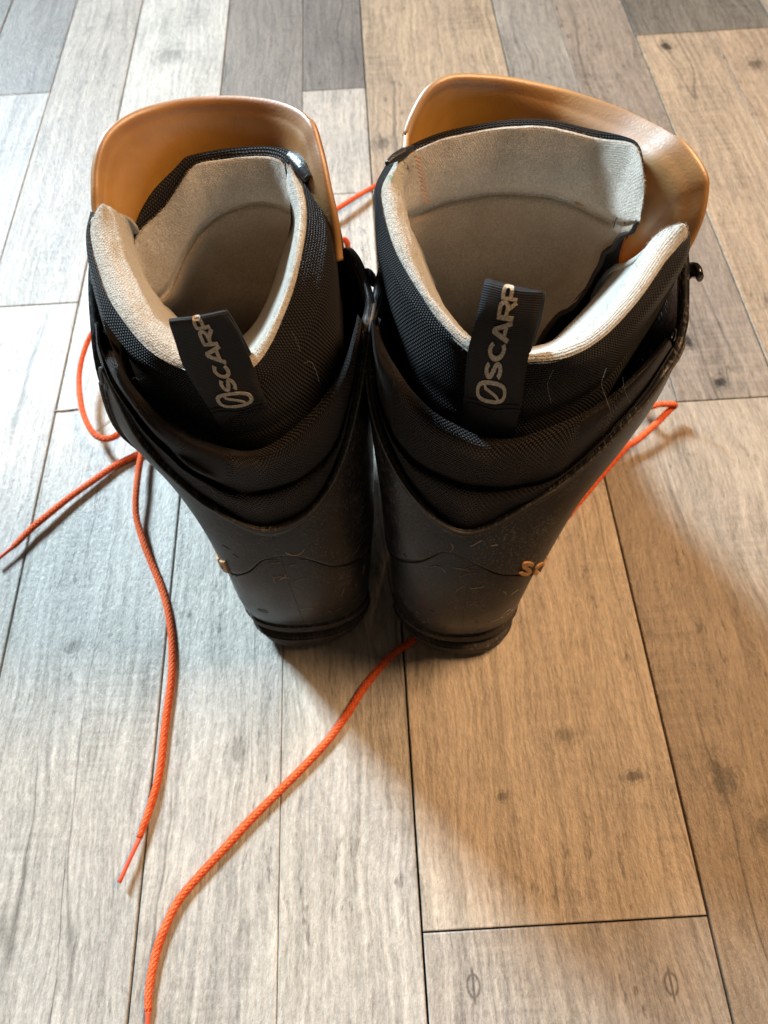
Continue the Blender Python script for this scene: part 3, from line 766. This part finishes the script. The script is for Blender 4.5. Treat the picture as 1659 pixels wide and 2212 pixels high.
    lip = [p-back*.0016+np.array([0, 0, .0006]) for p in rim]
    nin = [a*.95+b*.05+back*.0004 for a, b in zip(rim, low)]
    xs = np.array([p[0] for p in rim]); xc = np.array(D['well'])[0]
    fl = np.clip((xs-xc+.02)/.09, 0, 1); fl = (.18 if mir else 0)+(.42 if mir else 1.)*fl*fl*(3-2*fl)
    inw = []
    for p in rim:
        q = np.array([cen2[0]-p[0], cen2[1]+.02-p[1], 0]); inw.append(q/np.linalg.norm(q))
    f1 = [p+q*.0125*f_-np.array([0, 0, .010]) for p, q, f_ in zip(rim, inw, fl)]
    fl[-4:] *= np.array([.85, .65, .5, .35])
    f2 = [p+q*(.0215*f_+.0005)-np.array([0, 0, .032]) for p, q, f_ in zip(rim, inw, fl)]
    rows = [lip, rim, [a*.6+b*.4+np.array([0, 0, .0006]) for a, b in zip(rim, f1)], f1, f2, [a*.62+b*.38 for a, b in zip(f2, low)], [a*.25+b*.75 for a, b in zip(f2, low)], low]
    G = loft(rows, 120, 50)
    am = gridmesh(G, 'shell_tongue', MT['amber'], T, thick=-.0022 if not mir else .0022)
    tube([p-back*.0004 for p in cat(rim, 90)], .0021, 'rolled_rim', MT['amber'], am, 8, n=160)
    # moulded number on the inside of the shell tongue
    (nx, ny, nw, nh), yy = D['num'], D['numY']
    st = []
    for ci, ch in enumerate('01'):
        for g_ in GLY[ch]: st.append(([(x*.8+ci*1.0, y) for x, y in g_], .09))
    # intersect with the sheet: nearest grid point in the picture plane
    qq = projv(G.reshape(-1, 3))
    def onA(x, y, h):
        tx, ty = nx+x*nw+y*D['numT'], ny-y*nh
        i = np.argsort((qq[:, 0]-tx)**2+(qq[:, 1]-ty)**2)[:6]
        Pn = G.reshape(-1, 3)[i]; w_ = 1/(((qq[i, 0]-tx)**2+(qq[i, 1]-ty)**2)+4); Yv = (Pn[:, 1]*w_).sum()/w_.sum()
        return aty(tx, ty, Yv)+back*(h+.0010)
    strokes_mesh(st, onA, 'embossed_number', MT['aglow'], am, .0007)
    # ---- pull loop -----------------------------------------------------------------------------------
    rws = D['loop']; ctl = []
    for (l, r_, z) in rws:
        a, b = at(*l, z[0]), at(*r_, z[1]); ctl.append([a, a*.5+b*.5-np.array([0, .0008, 0]), b])
    la = np.array(D['loopA'])
    def strapP(a, b, h=0.):
        tt = np.interp(a, la, np.arange(len(la)))
        c3 = [cat([row[k_] for row in ctl], 0, t=[tt])[0] for k_ in range(3)]
        p = cat(c3, 0, t=[np.clip(b, 0, 1)*2])[0]
        if h:
            e = .01; t2 = np.interp(a+e, la, np.arange(len(la)))
            q = cat([row[1] for row in ctl], 0, t=[t2])[0]-cat([row[1] for row in ctl], 0, t=[tt])[0]
            ac = c3[2]-c3[0]; nn = np.cross(ac, q); nn /= np.linalg.norm(nn)+1e-12
            if nn@(EYE-p) < 0 and a < 1.0: nn = -nn
            p = p+nn*h
        return p
    aa = np.linspace(la[0], la[-1], 70); G = np.array([[strapP(a, b) for b in np.linspace(0, 1, 9)] for a in aa])
    loop = gridmesh(G, 'pull_loop', MT['strap'], T, thick=.0011)
    loop.modifiers[0].offset = 0
    st = []
    for ch, (q0, q1) in zip('SCARP', D['glyph']):
        for g_ in GLY[ch]:
            st.append(([(q0+x*(q1-q0), y) for x, y in g_], None))
    b0, b1 = D['glyB']
    def onS(x, y, h): return strapP(x, b1+(b0-b1)*y, h+.0008)
    # widths differ along the two axes: build in a space scaled to millimetres
    Ls = .042
    def onS2(x, y, h): return onS(x/ Ls, y/.0073, h)
    for ch, (q0, q1) in zip('SCARP', D['glyph']):
        strokes_mesh([([((q0+x*(q1-q0))*Ls, y*.0073) for x, y in g_], .00165) for g_ in GLY[ch]], onS2, 'letter', MT['print'], loop, .0002)
    # oval emblem with the inner hooked bar
    lb0, lb1 = D['logoB']
    def onL(x, y, h): return strapP(x/Ls, lb1+(lb0-lb1)*(y/.0135), h+.0008)
    c0, c1 = D['logoA'][0]*Ls, D['logoA'][1]*Ls; cx_ = (c0+c1)/2; rx_ = (c1-c0)/2
    ov = [(cx_+rx_*math.copysign(abs(math.cos(t))**.75, math.cos(t)), .00675+.0060*math.copysign(abs(math.sin(t))**.75, math.sin(t))) for t in np.linspace(0, 2*math.pi, 26)]
    bar = [(cx_+rx_*.72, .00975), (cx_+rx_*.35, .0095), (cx_-rx_*.05, .0062), (cx_-rx_*.45, .0040), (cx_-rx_*.75, .0035)]
    strokes_mesh([(ov, .0014), (bar, .0011)], onL, 'emblem', MT['print'], loop, .0002)
    for dv in (0., -.035):
        sp = [strapP(.0+dv+.01*math.sin(b*9), b, .0009) for b in np.linspace(.02, .98, 12)]
        tube(sp, .00022, 'stitching', MT['thread'], loop, 5, n=30)
    # ---- letters moulded on the side of the heel ------------------------------------------------------
    (qa, za), (qb, zb) = [SH.hit(x, y, .001) for x, y in D['text']]
    sp = (qb-qa)*D['text_span']; sz = (zb-za)*D['text_span']
    if mir: tp0, tp1, tz0, tz1 = math.degrees(qa+sp), math.degrees(qa), za+sz, za
    else: tp0, tp1, tz0, tz1 = math.degrees(qa), math.degrees(qa+sp), za, za+sz
    hgt = .0112; word = 'scarpa'; st = []
    for ci, ch in enumerate(word):
        for g_ in GLY[ch]: st.append(([(ci+x*.82+y*.12, y) for x, y in g_], .24))
    def onH(x, y, h):
        f_2 = x/6; p_ = R(tp0+(tp1-tp0)*f_2); z_ = tz0+(tz1-tz0)*f_2+y*hgt
        return SH.S(p_, z_, .0016+h)
    for ci in range(6):
        strokes_mesh([q for q in st if ci-.2 < np.mean([p_[0] for p_ in q[0]]) < ci+.95], onH, 'raised_letter', MT['letter'], lower, .0018)
    # ---- lace hooks on the outside of the cuff --------------------------------------------------------
    for (hp, hz) in D['hooks']:
        b_ = SH.S(R(hp), hz, .001); cen = SH.S(np.radians([0., 180.]), np.array([hz, hz])).mean(0)
        o_ = b_-cen; o_[2] = 0; o_ /= np.linalg.norm(o_); tg = np.array([-o_[1], o_[0], 0]); 
        if tg[1] < 0: tg = -tg
        upv = np.array([0, 0, 1.])
        pth = [b_-o_*.002, b_+o_*.004, b_+o_*.0070+upv*.001+tg*.003, b_+o_*.0085+upv*.005+tg*.002, b_+o_*.0080+upv*.009-tg*.003, b_+o_*.0065+upv*.0095-tg*.008]
        tube(pth, [.0030, .0030, .0040, .0048, .0050, .0036], 'lace_hook', MT['metal'], cuff, 12, n=26, squash=.55)
        rv = [b_-o_*.0008, b_+o_*.0016]
        tube(rv, .0048, 'rivet', MT['metal'], cuff, 14, n=6)
    for (hp, hz) in D['eyelets']:
        b_ = SH.S(R(hp), hz, -.0022); cen = SH.S(np.radians([0., 180.]), np.array([hz, hz])).mean(0)
        o_ = b_-cen; o_[2] = 0; o_ /= np.linalg.norm(o_); tg = np.array([-o_[1], o_[0], 0]); upv = np.array([0, 0, 1.])
        c_ = [b_-o_*.001+(tg*math.cos(t)+upv*math.sin(t))*.0030 for t in np.linspace(0, 2*math.pi, 17)]
        tube(c_, .0008, 'eyelet', MT['metal'], cuff, 6, n=30)
    # scuffs and scratches on the heel
    r_ = np.random.RandomState(11 if mir else 5); st = []
    clus = [(-62, .060), (-95, .135), (-48, .10), (-30, .12), (-118, .07), (-75, .045)]
    for k in range(46):
        if k % 3: cx_, cz_ = clus[r_.randint(len(clus))]; cx_ += r_.normal(0, 9); cz_ += r_.normal(0, .010)
        else: cx_, cz_ = r_.uniform(-165, -15), r_.uniform(.045, .145)
        th_ = r_.choice([r_.uniform(-.3, .5), r_.uniform(0, 3.14)]); L_ = r_.uniform(.0015, .0085); cv = r_.normal(0, 70)
        p_ = []
        for t in np.linspace(-.5, .5, 7):
            dx, dz = math.cos(th_)*t*L_-math.sin(th_)*cv*(t*L_)**2, math.sin(th_)*t*L_+math.cos(th_)*cv*(t*L_)**2
            p_.append((cx_*.0008+dx, cz_+dz))
        st.append((p_, r_.uniform(.00018, .00045)))
    def onC(x, z, h):
        ph_ = math.radians(x/.0008); return SH.S(ph_, z, h+(.0023 if z > np.interp(ph_, sE[:, 0], sE[:, 1]) else .0002))
    sc_ = strokes_mesh(st, onC, 'scuff_marks', MT['scuff'], lower, .00016); tag(sc_, kind='stuff')
    # stray hairs caught in the fabric
    for pts in D['hairs']:
        tube([SH.hitp(x, y, .0085) for x, y in pts], .00003, 'stray_fibre', MT['lint'], T, 4, n=40)
    return T, dict(cuff=cuff, tongue=tongue, inner=inner)

HX = dict(
 R=dict(base=(.06, .25, 0),
  label='right-hand mountaineering boot, wide open with white flap and amber tongue leaning right',
  V=[(800, 711), (806, 790), (815, 868), (844, 960), (888, 1043), (937, 1102), (966, 1124), (1000, 1140), (1029, 1140), (1059, 1129), (1098, 1107), (1146, 1077), (1195, 1048), (1244, 1009), (1293, 965), (1342, 912), (1390, 858), (1430, 800), (1465, 742)],
  Vx=[(-200, .256), (-206, .250), (12, .252), (26, .252), (38, .240)],
  seam=[(833, 1175), (855, 1203), (877, 1211), (911, 1211), (935, 1200), (960, 1186), (999, 1195), (1040, 1222), (1075, 1238), (1110, 1240)],
  seamx=[(-205, .115), (-228, .120), (-25, .088), (0, .108), (25, .118), (48, .120)],
  cuff_range=(-207, 38), wings=[(-205, -165), (-20, 36)],
  lug_gap=lambda p: (.0 < p[0] < .03 and .165 < p[1] < .205) or (p[0] > .09 and .22 < p[1] < .26),
  cV=[(801, 705), (815, 868), (846, 963), (900, 1058), (962, 1121), (1017, 1143), (1098, 1107), (1200, 1043), (1293, 965), (1390, 858), (1458, 752)],
  cF=[(801, 698), (816, 855), (850, 952), (895, 998), (975, 1038), (1049, 1054), (1120, 1052), (1205, 1030), (1291, 955), (1386, 850), (1454, 748)],
  cT=[(806, 690), (822, 735), (853, 785), (905, 862), (985, 920), (1060, 948), (1130, 944), (1240, 902), (1325, 850), (1392, 785), (1440, 728)],
  linA=[(850, 350, .292), (822, 404, .289), (826, 450, .287), (847, 529, .283), (884, 597, .279), (929, 670, .275), (993, 741, .271), (1060, 778, .269), (1139, 783, .270), (1225, 772, .272), (1303, 729, .276), (1380, 649, .282), (1437, 567, .287), (1464, 535, .289), (1487, 506, .291)],
  linB=[(850, 350, .292)],
  linC=[(880, 368, .290), (866, 400, .287), (873, 440, .284), (890, 520, .280), (910, 590, .276), (945, 655, .272), (1000, 722, .268), (1065, 755, .266), (1141, 768, .267), (1225, 742, .269), (1293, 688, .273), (1352, 603, .279), (1403, 524, .285), (1430, 498, .289), (1456, 488, .292)],
  linD=[(892, 410, .262), (882, 455, .258), (888, 500, .254), (905, 560, .250), (930, 625, .245), (965, 680, .240), (1010, 730, .235), (1065, 760, .232), (1130, 762, .232), (1200, 742, .235), (1255, 696, .240), (1305, 645, .247), (1345, 600, .252), (1362, 580, .254), (1375, 562, .256)],
  linE=[(910, 490, .215), (912, 515, .210), (917, 545, .205), (928, 590, .200), (947, 640, .195), (975, 690, .190), (1015, 735, .185), (1065, 760, .185), (1120, 762, .185), (1180, 748, .188), (1220, 712, .190), (1260, 670, .195), (1285, 635, .200), (1293, 620, .203), (1302, 607, .205)],
  well=(.073, .285, .1), white_from=70,
  outB=[(838, 348, .286), (812, 399, .281), (808, 440, .279), (815, 529, .275), (850, 610, .271), (905, 690, .267), (980, 765, .262), (1060, 802, .259), (1145, 812, .260), (1240, 800, .262), (1325, 757, .266), (1405, 672, .272), (1462, 590, .277), (1480, 556, .279), (1491, 516, .284)],
  outC=[(860, 400, .235), (835, 480, .238), (830, 540, .238), (832, 610, .238), (848, 715, .235), (885, 805, .230), (950, 880, .225), (1060, 932, .222), (1140, 930, .222), (1240, 885, .225), (1318, 820, .230), (1385, 706, .240), (1425, 648, .245), (1447, 620, .247), (1466, 592, .250)],
  tT=[(873, 337, .335), (917, 316, .342), (976, 294, .348), (1073, 277, .352), (1156, 271, .350), (1220, 281, .346), (1293, 299, .340), (1358, 307, .330), (1379, 325, .322), (1388, 365, .312), (1391, 410, .305), (1383, 458, .299)],
  tB=[(838, 350, .339), (878, 321, .348), (951, 291, .355), (1049, 270, .359), (1122, 262, .358), (1190, 264, .354), (1262, 280, .348), (1332, 299, .336), (1374, 316, .329), (1389, 360, .318), (1393, 405, .311), (1385, 455, .305)],
  tC=[(880, 474, .335), (918, 457, .342), (976, 435, .347), (1049, 423, .350), (1122, 421, .348), (1195, 430, .343), (1244, 447, .338), (1293, 469, .325), (1320, 482, .316), (1342, 486, .310), (1362, 478, .305), (1382, 464, .300)],
  tL1=[(898, 560, .20), (928, 540, .20), (985, 528, .20), (1049, 520, .20), (1122, 520, .20), (1180, 522, .20), (1225, 528, .20), (1262, 536, .20), (1283, 543, .20), (1294, 548, .20), (1300, 552, .20), (1304, 556, .20)],
  tL2=[(930, 635, .16), (955, 620, .16), (995, 608, .16), (1050, 600, .16), (1100, 600, .16), (1150, 600, .16), (1190, 604, .16), (1220, 610, .16), (1238, 618, .16), (1250, 625, .16), (1257, 630, .16), (1262, 634, .16)],
  tL3=[(960, 700, .09), (982, 695, .09), (1020, 690, .09), (1045, 688, .09), (1075, 688, .09), (1100, 690, .09), (1120, 695, .09), (1140, 703, .09), (1150, 710, .09), (1158, 715, .09), (1165, 722, .09), (1170, 730, .09)],
  inward=(-.22, -.975, 0), tw=.8,
  amb=[(872, 352, .334), (876, 316, .342), (880, 286, .349), (898, 242, .357), (922, 203, .364), (951, 181, .369), (985, 172, .373), (1040, 173, .376), (1098, 179, .377), (1171, 194, .375), (1244, 213, .369), (1342, 247, .354), (1415, 281, .338), (1464, 311, .325), (1498, 350, .315), (1517, 384, .308), (1520, 413, .304), (1512, 462, .298), (1496, 506, .294), (1476, 545, .290)],
  ambLow=[(.018, .320, .13), (.026, .356, .13), (.056, .386, .13), (.092, .396, .13), (.128, .388, .13), (.150, .358, .13), (.156, .315, .13)],
  num=(1172, 258, 26, 26), numY=.36, numT=-2,
  loop=[((1000, 930), (1107, 945), (.222, .222)), ((1002, 857), (1126, 875), (.250, .250)), ((1010, 765), (1139, 785), (.283, .283)), ((1028, 690), (1157, 708), (.303, .303)), ((1043, 625), (1170, 645), (.314, .314)), ((1049, 606), (1174, 632), (.3155, .3155)),
        ((1056, 613), (1178, 642), (.309, .309)), ((1050, 680), (1166, 700), (.285, .285)), ((1035, 745), (1146, 760), (.264, .264))],
  loopA=[-.28, 0, .33, .62, .90, 1.0, 1.06, 1.3, 1.6],
  glyph=[(.19, .325), (.335, .48), (.49, .65), (.665, .83), (.84, .985)], glyB=(.32, .60), logoA=(.015, .165), logoB=(.20, .72),
  text=[(1114, 1234), (1155, 1206)], text_span=1.45, hooks=[(14, .232), (26, .170)], eyelets=[(-28, .212), (-22, .222), (-10, .235), (-33, .200)],
  hairs=[[(1310, 795), (1300, 830), (1310, 862), (1318, 885)], [(1345, 815), (1350, 845), (1362, 870)], [(1195, 800), (1183, 830), (1190, 870)]]),
 L=dict(base=(-.07, .26, 0),
  label='left-hand mountaineering boot, tongue folded inward and grey-beige flap standing at its left',
  V=[(206, 700), (210, 745), (221, 789), (252, 859), (291, 914), (338, 976), (377, 1023), (435, 1070), (494, 1105), (553, 1132), (584, 1136), (631, 1121), (670, 1093), (709, 1039), (732, 980), (748, 921), (767, 824), (779, 746), (786, 690)],
  Vx=[(-195, .262), (-213, .258), (-230, .250), (0, .257), (12, .258), (22, .254), (30, .244), (36, .225)],
  seam=[(490, 1225), (515, 1240), (545, 1230), (567, 1206), (606, 1195), (645, 1198), (680, 1210), (712, 1222), (745, 1220), (775, 1206), (795, 1190)],
  seamx=[(-160, .098), (-180, .112), (-205, .118), (-228, .120), (12, .112), (30, .118), (45, .120)],
  cuff_range=(-214, 36), wings=[(-212, -160), (-14, 34)],
  lug_gap=lambda p: False,
  cV=[(207, 700), (223, 792), (291, 914), (377, 1023), (494, 1105), (575, 1138), (670, 1093), (732, 980), (757, 880), (775, 770), (784, 700)],
  cF=[(208, 696), (226, 788), (295, 908), (390, 1003), (494, 1057), (575, 1062), (665, 1026), (726, 960), (755, 865), (774, 764), (783, 695)],
  cT=[(222, 690), (252, 768), (300, 850), (380, 922), (480, 964), (560, 972), (640, 922), (705, 850), (745, 777), (764, 715), (772, 680)],
  linA=[(640, 372, .293), (656, 405, .291), (664, 455, .289), (661, 510, .287), (644, 592, .283), (620, 665, .278), (584, 746, .273), (535, 803, .270), (460, 815, .269), (396, 796, .270), (318, 753, .274), (255, 680, .279), (213, 592, .284), (192, 500, .290), (205, 458, .293)],
  linB=[(850, 350, .292)],
  linC=[(620, 372, .290), (622, 412, .288), (637, 467, .285), (634, 520, .283), (624, 600, .279), (600, 668, .275), (568, 730, .270), (525, 782, .267), (460, 797, .266), (410, 770, .267), (372, 722, .271), (320, 660, .277), (276, 560, .283), (258, 490, .289), (245, 450, .292)],
  linD=[(622, 385, .268), (624, 430, .265), (633, 480, .260), (628, 530, .255), (612, 605, .250), (590, 665, .245), (560, 722, .240), (520, 765, .235), (465, 775, .232), (430, 750, .235), (395, 715, .240), (352, 678, .248), (306, 600, .258), (287, 530, .266), (286, 484, .276)],
  linE=[(600, 440, .215), (606, 480, .210), (610, 520, .205), (605, 560, .200), (592, 610, .197), (575, 660, .193), (548, 708, .190), (510, 740, .185), (470, 750, .185), (440, 735, .185), (412, 712, .190), (385, 690, .195), (350, 650, .205), (325, 600, .220), (312, 560, .235)],
  well=(-.073, .290, .1),
  outB=[(672, 375, .288), (692, 405, .284), (706, 470, .280), (714, 535, .277), (706, 620, .272), (680, 700, .267), (632, 775, .262), (560, 832, .259), (465, 846, .258), (385, 830, .260), (300, 785, .264), (232, 705, .270), (200, 605, .277), (186, 520, .284), (196, 462, .289)],
  outC=[(690, 440, .235), (718, 500, .238), (735, 600, .238), (740, 680, .238), (738, 760, .235), (705, 845, .230), (648, 908, .225), (560, 950, .222), (485, 950, .222), (395, 905, .225), (312, 835, .230), (250, 760, .238), (224, 690, .244), (214, 640, .248), (212, 600, .250)],
  tT=[(615, 360, .335), (603, 346, .340), (572, 338, .345), (494, 342, .348), (435, 351, .345), (412, 365, .342), (392, 392, .338), (357, 447, .332), (326, 478, .328), (307, 494, .325), (293, 514, .322), (289, 537, .318)],
  tB=[(640, 340, .340), (623, 325, .346), (572, 318, .351), (508, 321, .354), (455, 329, .352), (404, 340, .349), (381, 361, .345), (334, 408, .339), (308, 448, .335), (297, 475, .331), (287, 500, .327), (284, 530, .322)],
  tC=[(628, 458, .330), (600, 447, .337), (560, 441, .344), (510, 450, .348), (475, 466, .347), (445, 490, .344), (420, 520, .340), (398, 560, .335), (382, 598, .330), (366, 628, .326), (340, 648, .321), (312, 652, .316)],
  tL1=[(618, 540, .20), (605, 530, .20), (575, 525, .20), (535, 525, .20), (500, 530, .20), (468, 545, .20), (445, 570, .20), (422, 602, .20), (405, 635, .20), (392, 660, .20), (380, 675, .20), (372, 682, .20)],
  tL2=[(605, 610, .16), (592, 600, .16), (565, 595, .16), (530, 592, .16), (500, 596, .16), (472, 610, .16), (452, 630, .16), (436, 655, .16), (424, 676, .16), (415, 690, .16), (406, 700, .16), (400, 706, .16)],
  tL3=[(590, 690, .09), (580, 682, .09), (560, 675, .09), (535, 672, .09), (512, 672, .09), (490, 678, .09), (475, 688, .09), (462, 702, .09), (452, 714, .09), (445, 722, .09), (440, 730, .09), (436, 736, .09)],
  inward=(.12, -.99, 0), tw=.35,
  amb=[(733, 565, .296), (729, 530, .301), (722, 474, .307), (709, 416, .315), (697, 357, .325), (685, 310, .335), (674, 277, .342), (654, 254, .350), (619, 236, .358), (572, 225, .364), (514, 220, .368), (455, 221, .369), (396, 226, .367), (338, 238, .362), (291, 254, .355), (256, 275, .347), (232, 299, .340), (217, 330, .333), (208, 373, .325), (207, 412, .318), (208, 450, .312), (214, 485, .306)],
  ambLow=[(-.006, .320, .13), (-.012, .358, .13), (-.042, .386, .13), (-.078, .394, .13), (-.114, .386, .13), (-.142, .358, .13), (-.150, .320, .13)],
  num=(498, 275, 20, 26), numY=.36, numT=2,
  loop=[((488, 945), (600, 922), (.222, .222)), ((452, 882), (574, 864), (.250, .250)), ((400, 798), (549, 796), (.281, .272)), ((378, 735), (517, 722), (.300, .298)), ((367, 702), (493, 682), (.311, .311)), ((366, 692), (490, 672), (.3125, .3125)),
        ((371, 697), (496, 678), (.307, .307)), ((400, 745), (522, 722), (.285, .285)), ((425, 790), (549, 775), (.264, .264))],
  loopA=[-.30, 0, .42, .74, .93, 1.0, 1.05, 1.3, 1.6],
  glyph=[(.185, .335), (.345, .49), (.50, .665), (.675, .84), (.85, .985)], glyB=(.40, .64), logoA=(.01, .16), logoB=(.20, .82),
  text=[(503, 1232), (484, 1204)], text_span=2.4, hooks=[(16, .236), (26, .190)], eyelets=[(10, .24), (2, .228), (-4, .215)],
  hairs=[[(630, 715), (640, 735), (650, 760)], [(655, 785), (672, 782), (682, 800), (690, 825)], [(283, 820), (292, 815), (300, 820), (312, 814)]]),
)
bR, pR = boot('R', SR, HX['R'])
bL, pL = boot('L', SL, HX['L'])

# stitched seam on the right boot's tongue, leather patch on the left boot's liner
o_ = []
for k in range(12):
    f_2 = k/11; x, y = 902+(922-902)*f_2, 340+(438-340)*f_2
    a = aty(x-6, y-3, .3355-.006*math.sin(f_2*3)); b = aty(x+7, y+4, .3355-.006*math.sin(f_2*3))
    tube([a, (a+b)/2+np.array([0, -.0006, .0004]), b], .00028, 'seam_stitch', MT['orange_thread'], pR['tongue'], 5, n=6)
pa = [aty(x, y, Y) for x, y, Y in [(626, 335, .341), (642, 347, .336), (657, 364, .330), (672, 388, .323)]]
tube([p+np.array([0, 0, .0]) for p in pa], [.0030, .0046, .0050, .0038], 'leather_patch', MT['leather'], pL['tongue'], 14, n=24, squash=.7)
pa = [aty(x, y, Y) for x, y, Y in [(836, 352, .322), (852, 340, .328), (878, 326, .336), (892, 318, .340)]]
tube([p+np.array([0, .001, -.001]) for p in pa], [.0012, .0022, .0026, .0015], 'leather_patch', MT['leather'], pR['tongue'], 14, n=24)

# frayed threads at the worn corner of the right tongue
for k in range(4):
    x0, y0 = 1318+k*9.5+4*math.sin(k*5.1), 474+7*math.sin(k*2.1); Yk = .321-.0034*k
    tube([aty(x0, y0, Yk-.002), aty(x0+5*math.cos(k*1.7), y0+9, Yk-.0030), aty(x0+9*math.sin(k*2.3), y0+16+4*(k % 3), Yk-.004)], .00024, 'frayed_thread', MT['thread'], pR['tongue'], 5, n=8)

# ------------------------------------------------------------------ laces
LR = .0030
def lace(name, label, pts, ag0, ag1):
    T = empty(name, pts[len(pts)//2]*np.array([1, 1, 0]))
    tag(T, label, 'bootlace')
    n = len(pts); 
    tube(pts, [LR*.8]+[LR*(1+.09*mnoise.noise(Vector((k*.9, n*.1, 0)))) for k in range(70)]+[LR*.8], 'cord', MT['lace'], T, 12, step=.002, squash=.82)
    for a in (ag0, ag1):
        if a is not None: tube(a, [LR*.62, LR*.5, LR*.48, LR*.5], 'aglet', MT['aglet'], T, 12, n=10)
    return T
zf = LR*.82
L1 = px([(29, 1181, zf+.004), (67, 1143, zf+.004), (88, 1125, zf+.004), (146, 1078, zf+.003), (205, 1036, zf+.002), (255, 1002, zf+.001), (311, 973, zf), (340, 940, zf)])
L3 = px([(320, 890, .012), (278, 912, .016), (255, 938, .018), (231, 948, .018), (208, 941, .018), (190, 918, .018), (177, 882, .018), (171, 838, .018), (173, 794, .020), (185, 750, .024), (202, 715, .030), (232, 680, .035), (275, 645, .035)])
hid = [np.array(p) for p in [(-.15, .475, .05), (-.10, .44, .115), (-.07, .42, .13), (-.09, .45, .10), (-.165, .50, .02), (-.20, .45, zf+.002), (-.196, .405, zf+.006)]]
L2 = px([(313, 964, zf+.006), (302, 1000, zf+.007), (296, 1044, zf+.008), (293, 1087, zf+.007), (296, 1123, zf+.005), (311, 1175, zf+.003), (328, 1219, zf+.001), (345, 1260, zf), (358, 1300, zf), (367, 1345, zf), (372, 1400, zf), (370, 1467, zf), (357, 1567, zf), (345, 1667, zf), (325, 1742, zf+.001), (301, 1810, zf+.002)])
lace('orange_bootlace', 'long orange lace of the left boot, looped on the pale planks at left', np.array(list(L1)+list(L3)+hid+list(L2)),
     np.array([L1[0], at(14, 1193, zf+.004), at(-12, 1214, zf+.004)]), np.array([L2[-1], at(290, 1835, zf+.003), at(257, 1907, zf+.004)]))
Mx = px([(320, 2184, zf), (322, 2137, zf), (335, 2067, zf), (355, 2007, zf), (385, 1947, zf), (430, 1892, zf), (490, 1827, zf), (540, 1772, zf), (605, 1707, zf), (660, 1652, zf), (710, 1597, zf), (750, 1542, zf), (785, 1487, zf), (822, 1441, zf), (855, 1408, zf), (894, 1380, zf)])
und = [np.array(p) for p in [(.035, .198, zf), (.06, .225, zf), (.095, .24, zf), (.125, .262, zf)]]
Fr = px([(1221, 1117, zf), (1239, 1097, zf+.002), (1274, 1056, zf+.004), (1299, 1026, zf+.005), (1350, 969, zf+.007), (1379, 949, zf+.008), (1418, 914, zf+.010), (1447, 885, zf+.011)])
Ft = px([(1457, 877, zf+.0125), (1455, 873, zf+.016), (1428, 873, zf+.018), (1389, 870, zf+.020)])
h2 = [np.array(p) for p in [(.215, .42, .02), (.19, .50, .015), (.12, .54, zf), (.06, .60, zf+.01)]]
Tp = px([(835, 388, .004), (815, 399, .006), (770, 425, .009), (722, 455, .010), (700, 470, .010)])
h3 = [np.array(p) for p in [(-.06, .60, zf), (-.05, .55, zf+.01), (-.032, .535, .03)]]
Bp = [at(728, 535, .055), at(738, 518, .060), at(750, 525, .055), at(752, 560, .04), at(770, 600, .02)]
lace('orange_bootlace', 'orange lace of the right boot, coming out under its heel and folded at its right', np.array(list(Mx)+und+list(Fr)+list(Ft)+h2+list(Tp)+h3+Bp),
     np.array([Mx[0], at(319, 2205, zf), at(317, 2236, zf)]), None)

# threads on the floor
th = tube([at(117, 888, .0006), at(140, 886, .0010), at(168, 883, .0006)], .0007, 'loose_thread', MT['lint'], None, 6, n=12)
tag(th, 'short pale thread lying on the floor left of the lace loop', 'thread')
th = tube([at(208, 931, .0005), at(222, 917, .0012), at(236, 908, .0008)], .0004, 'loose_thread', MT['lint'], None, 6, n=12)
tag(th, 'tiny tan fibre lying on the floor inside the lace loop', 'thread')
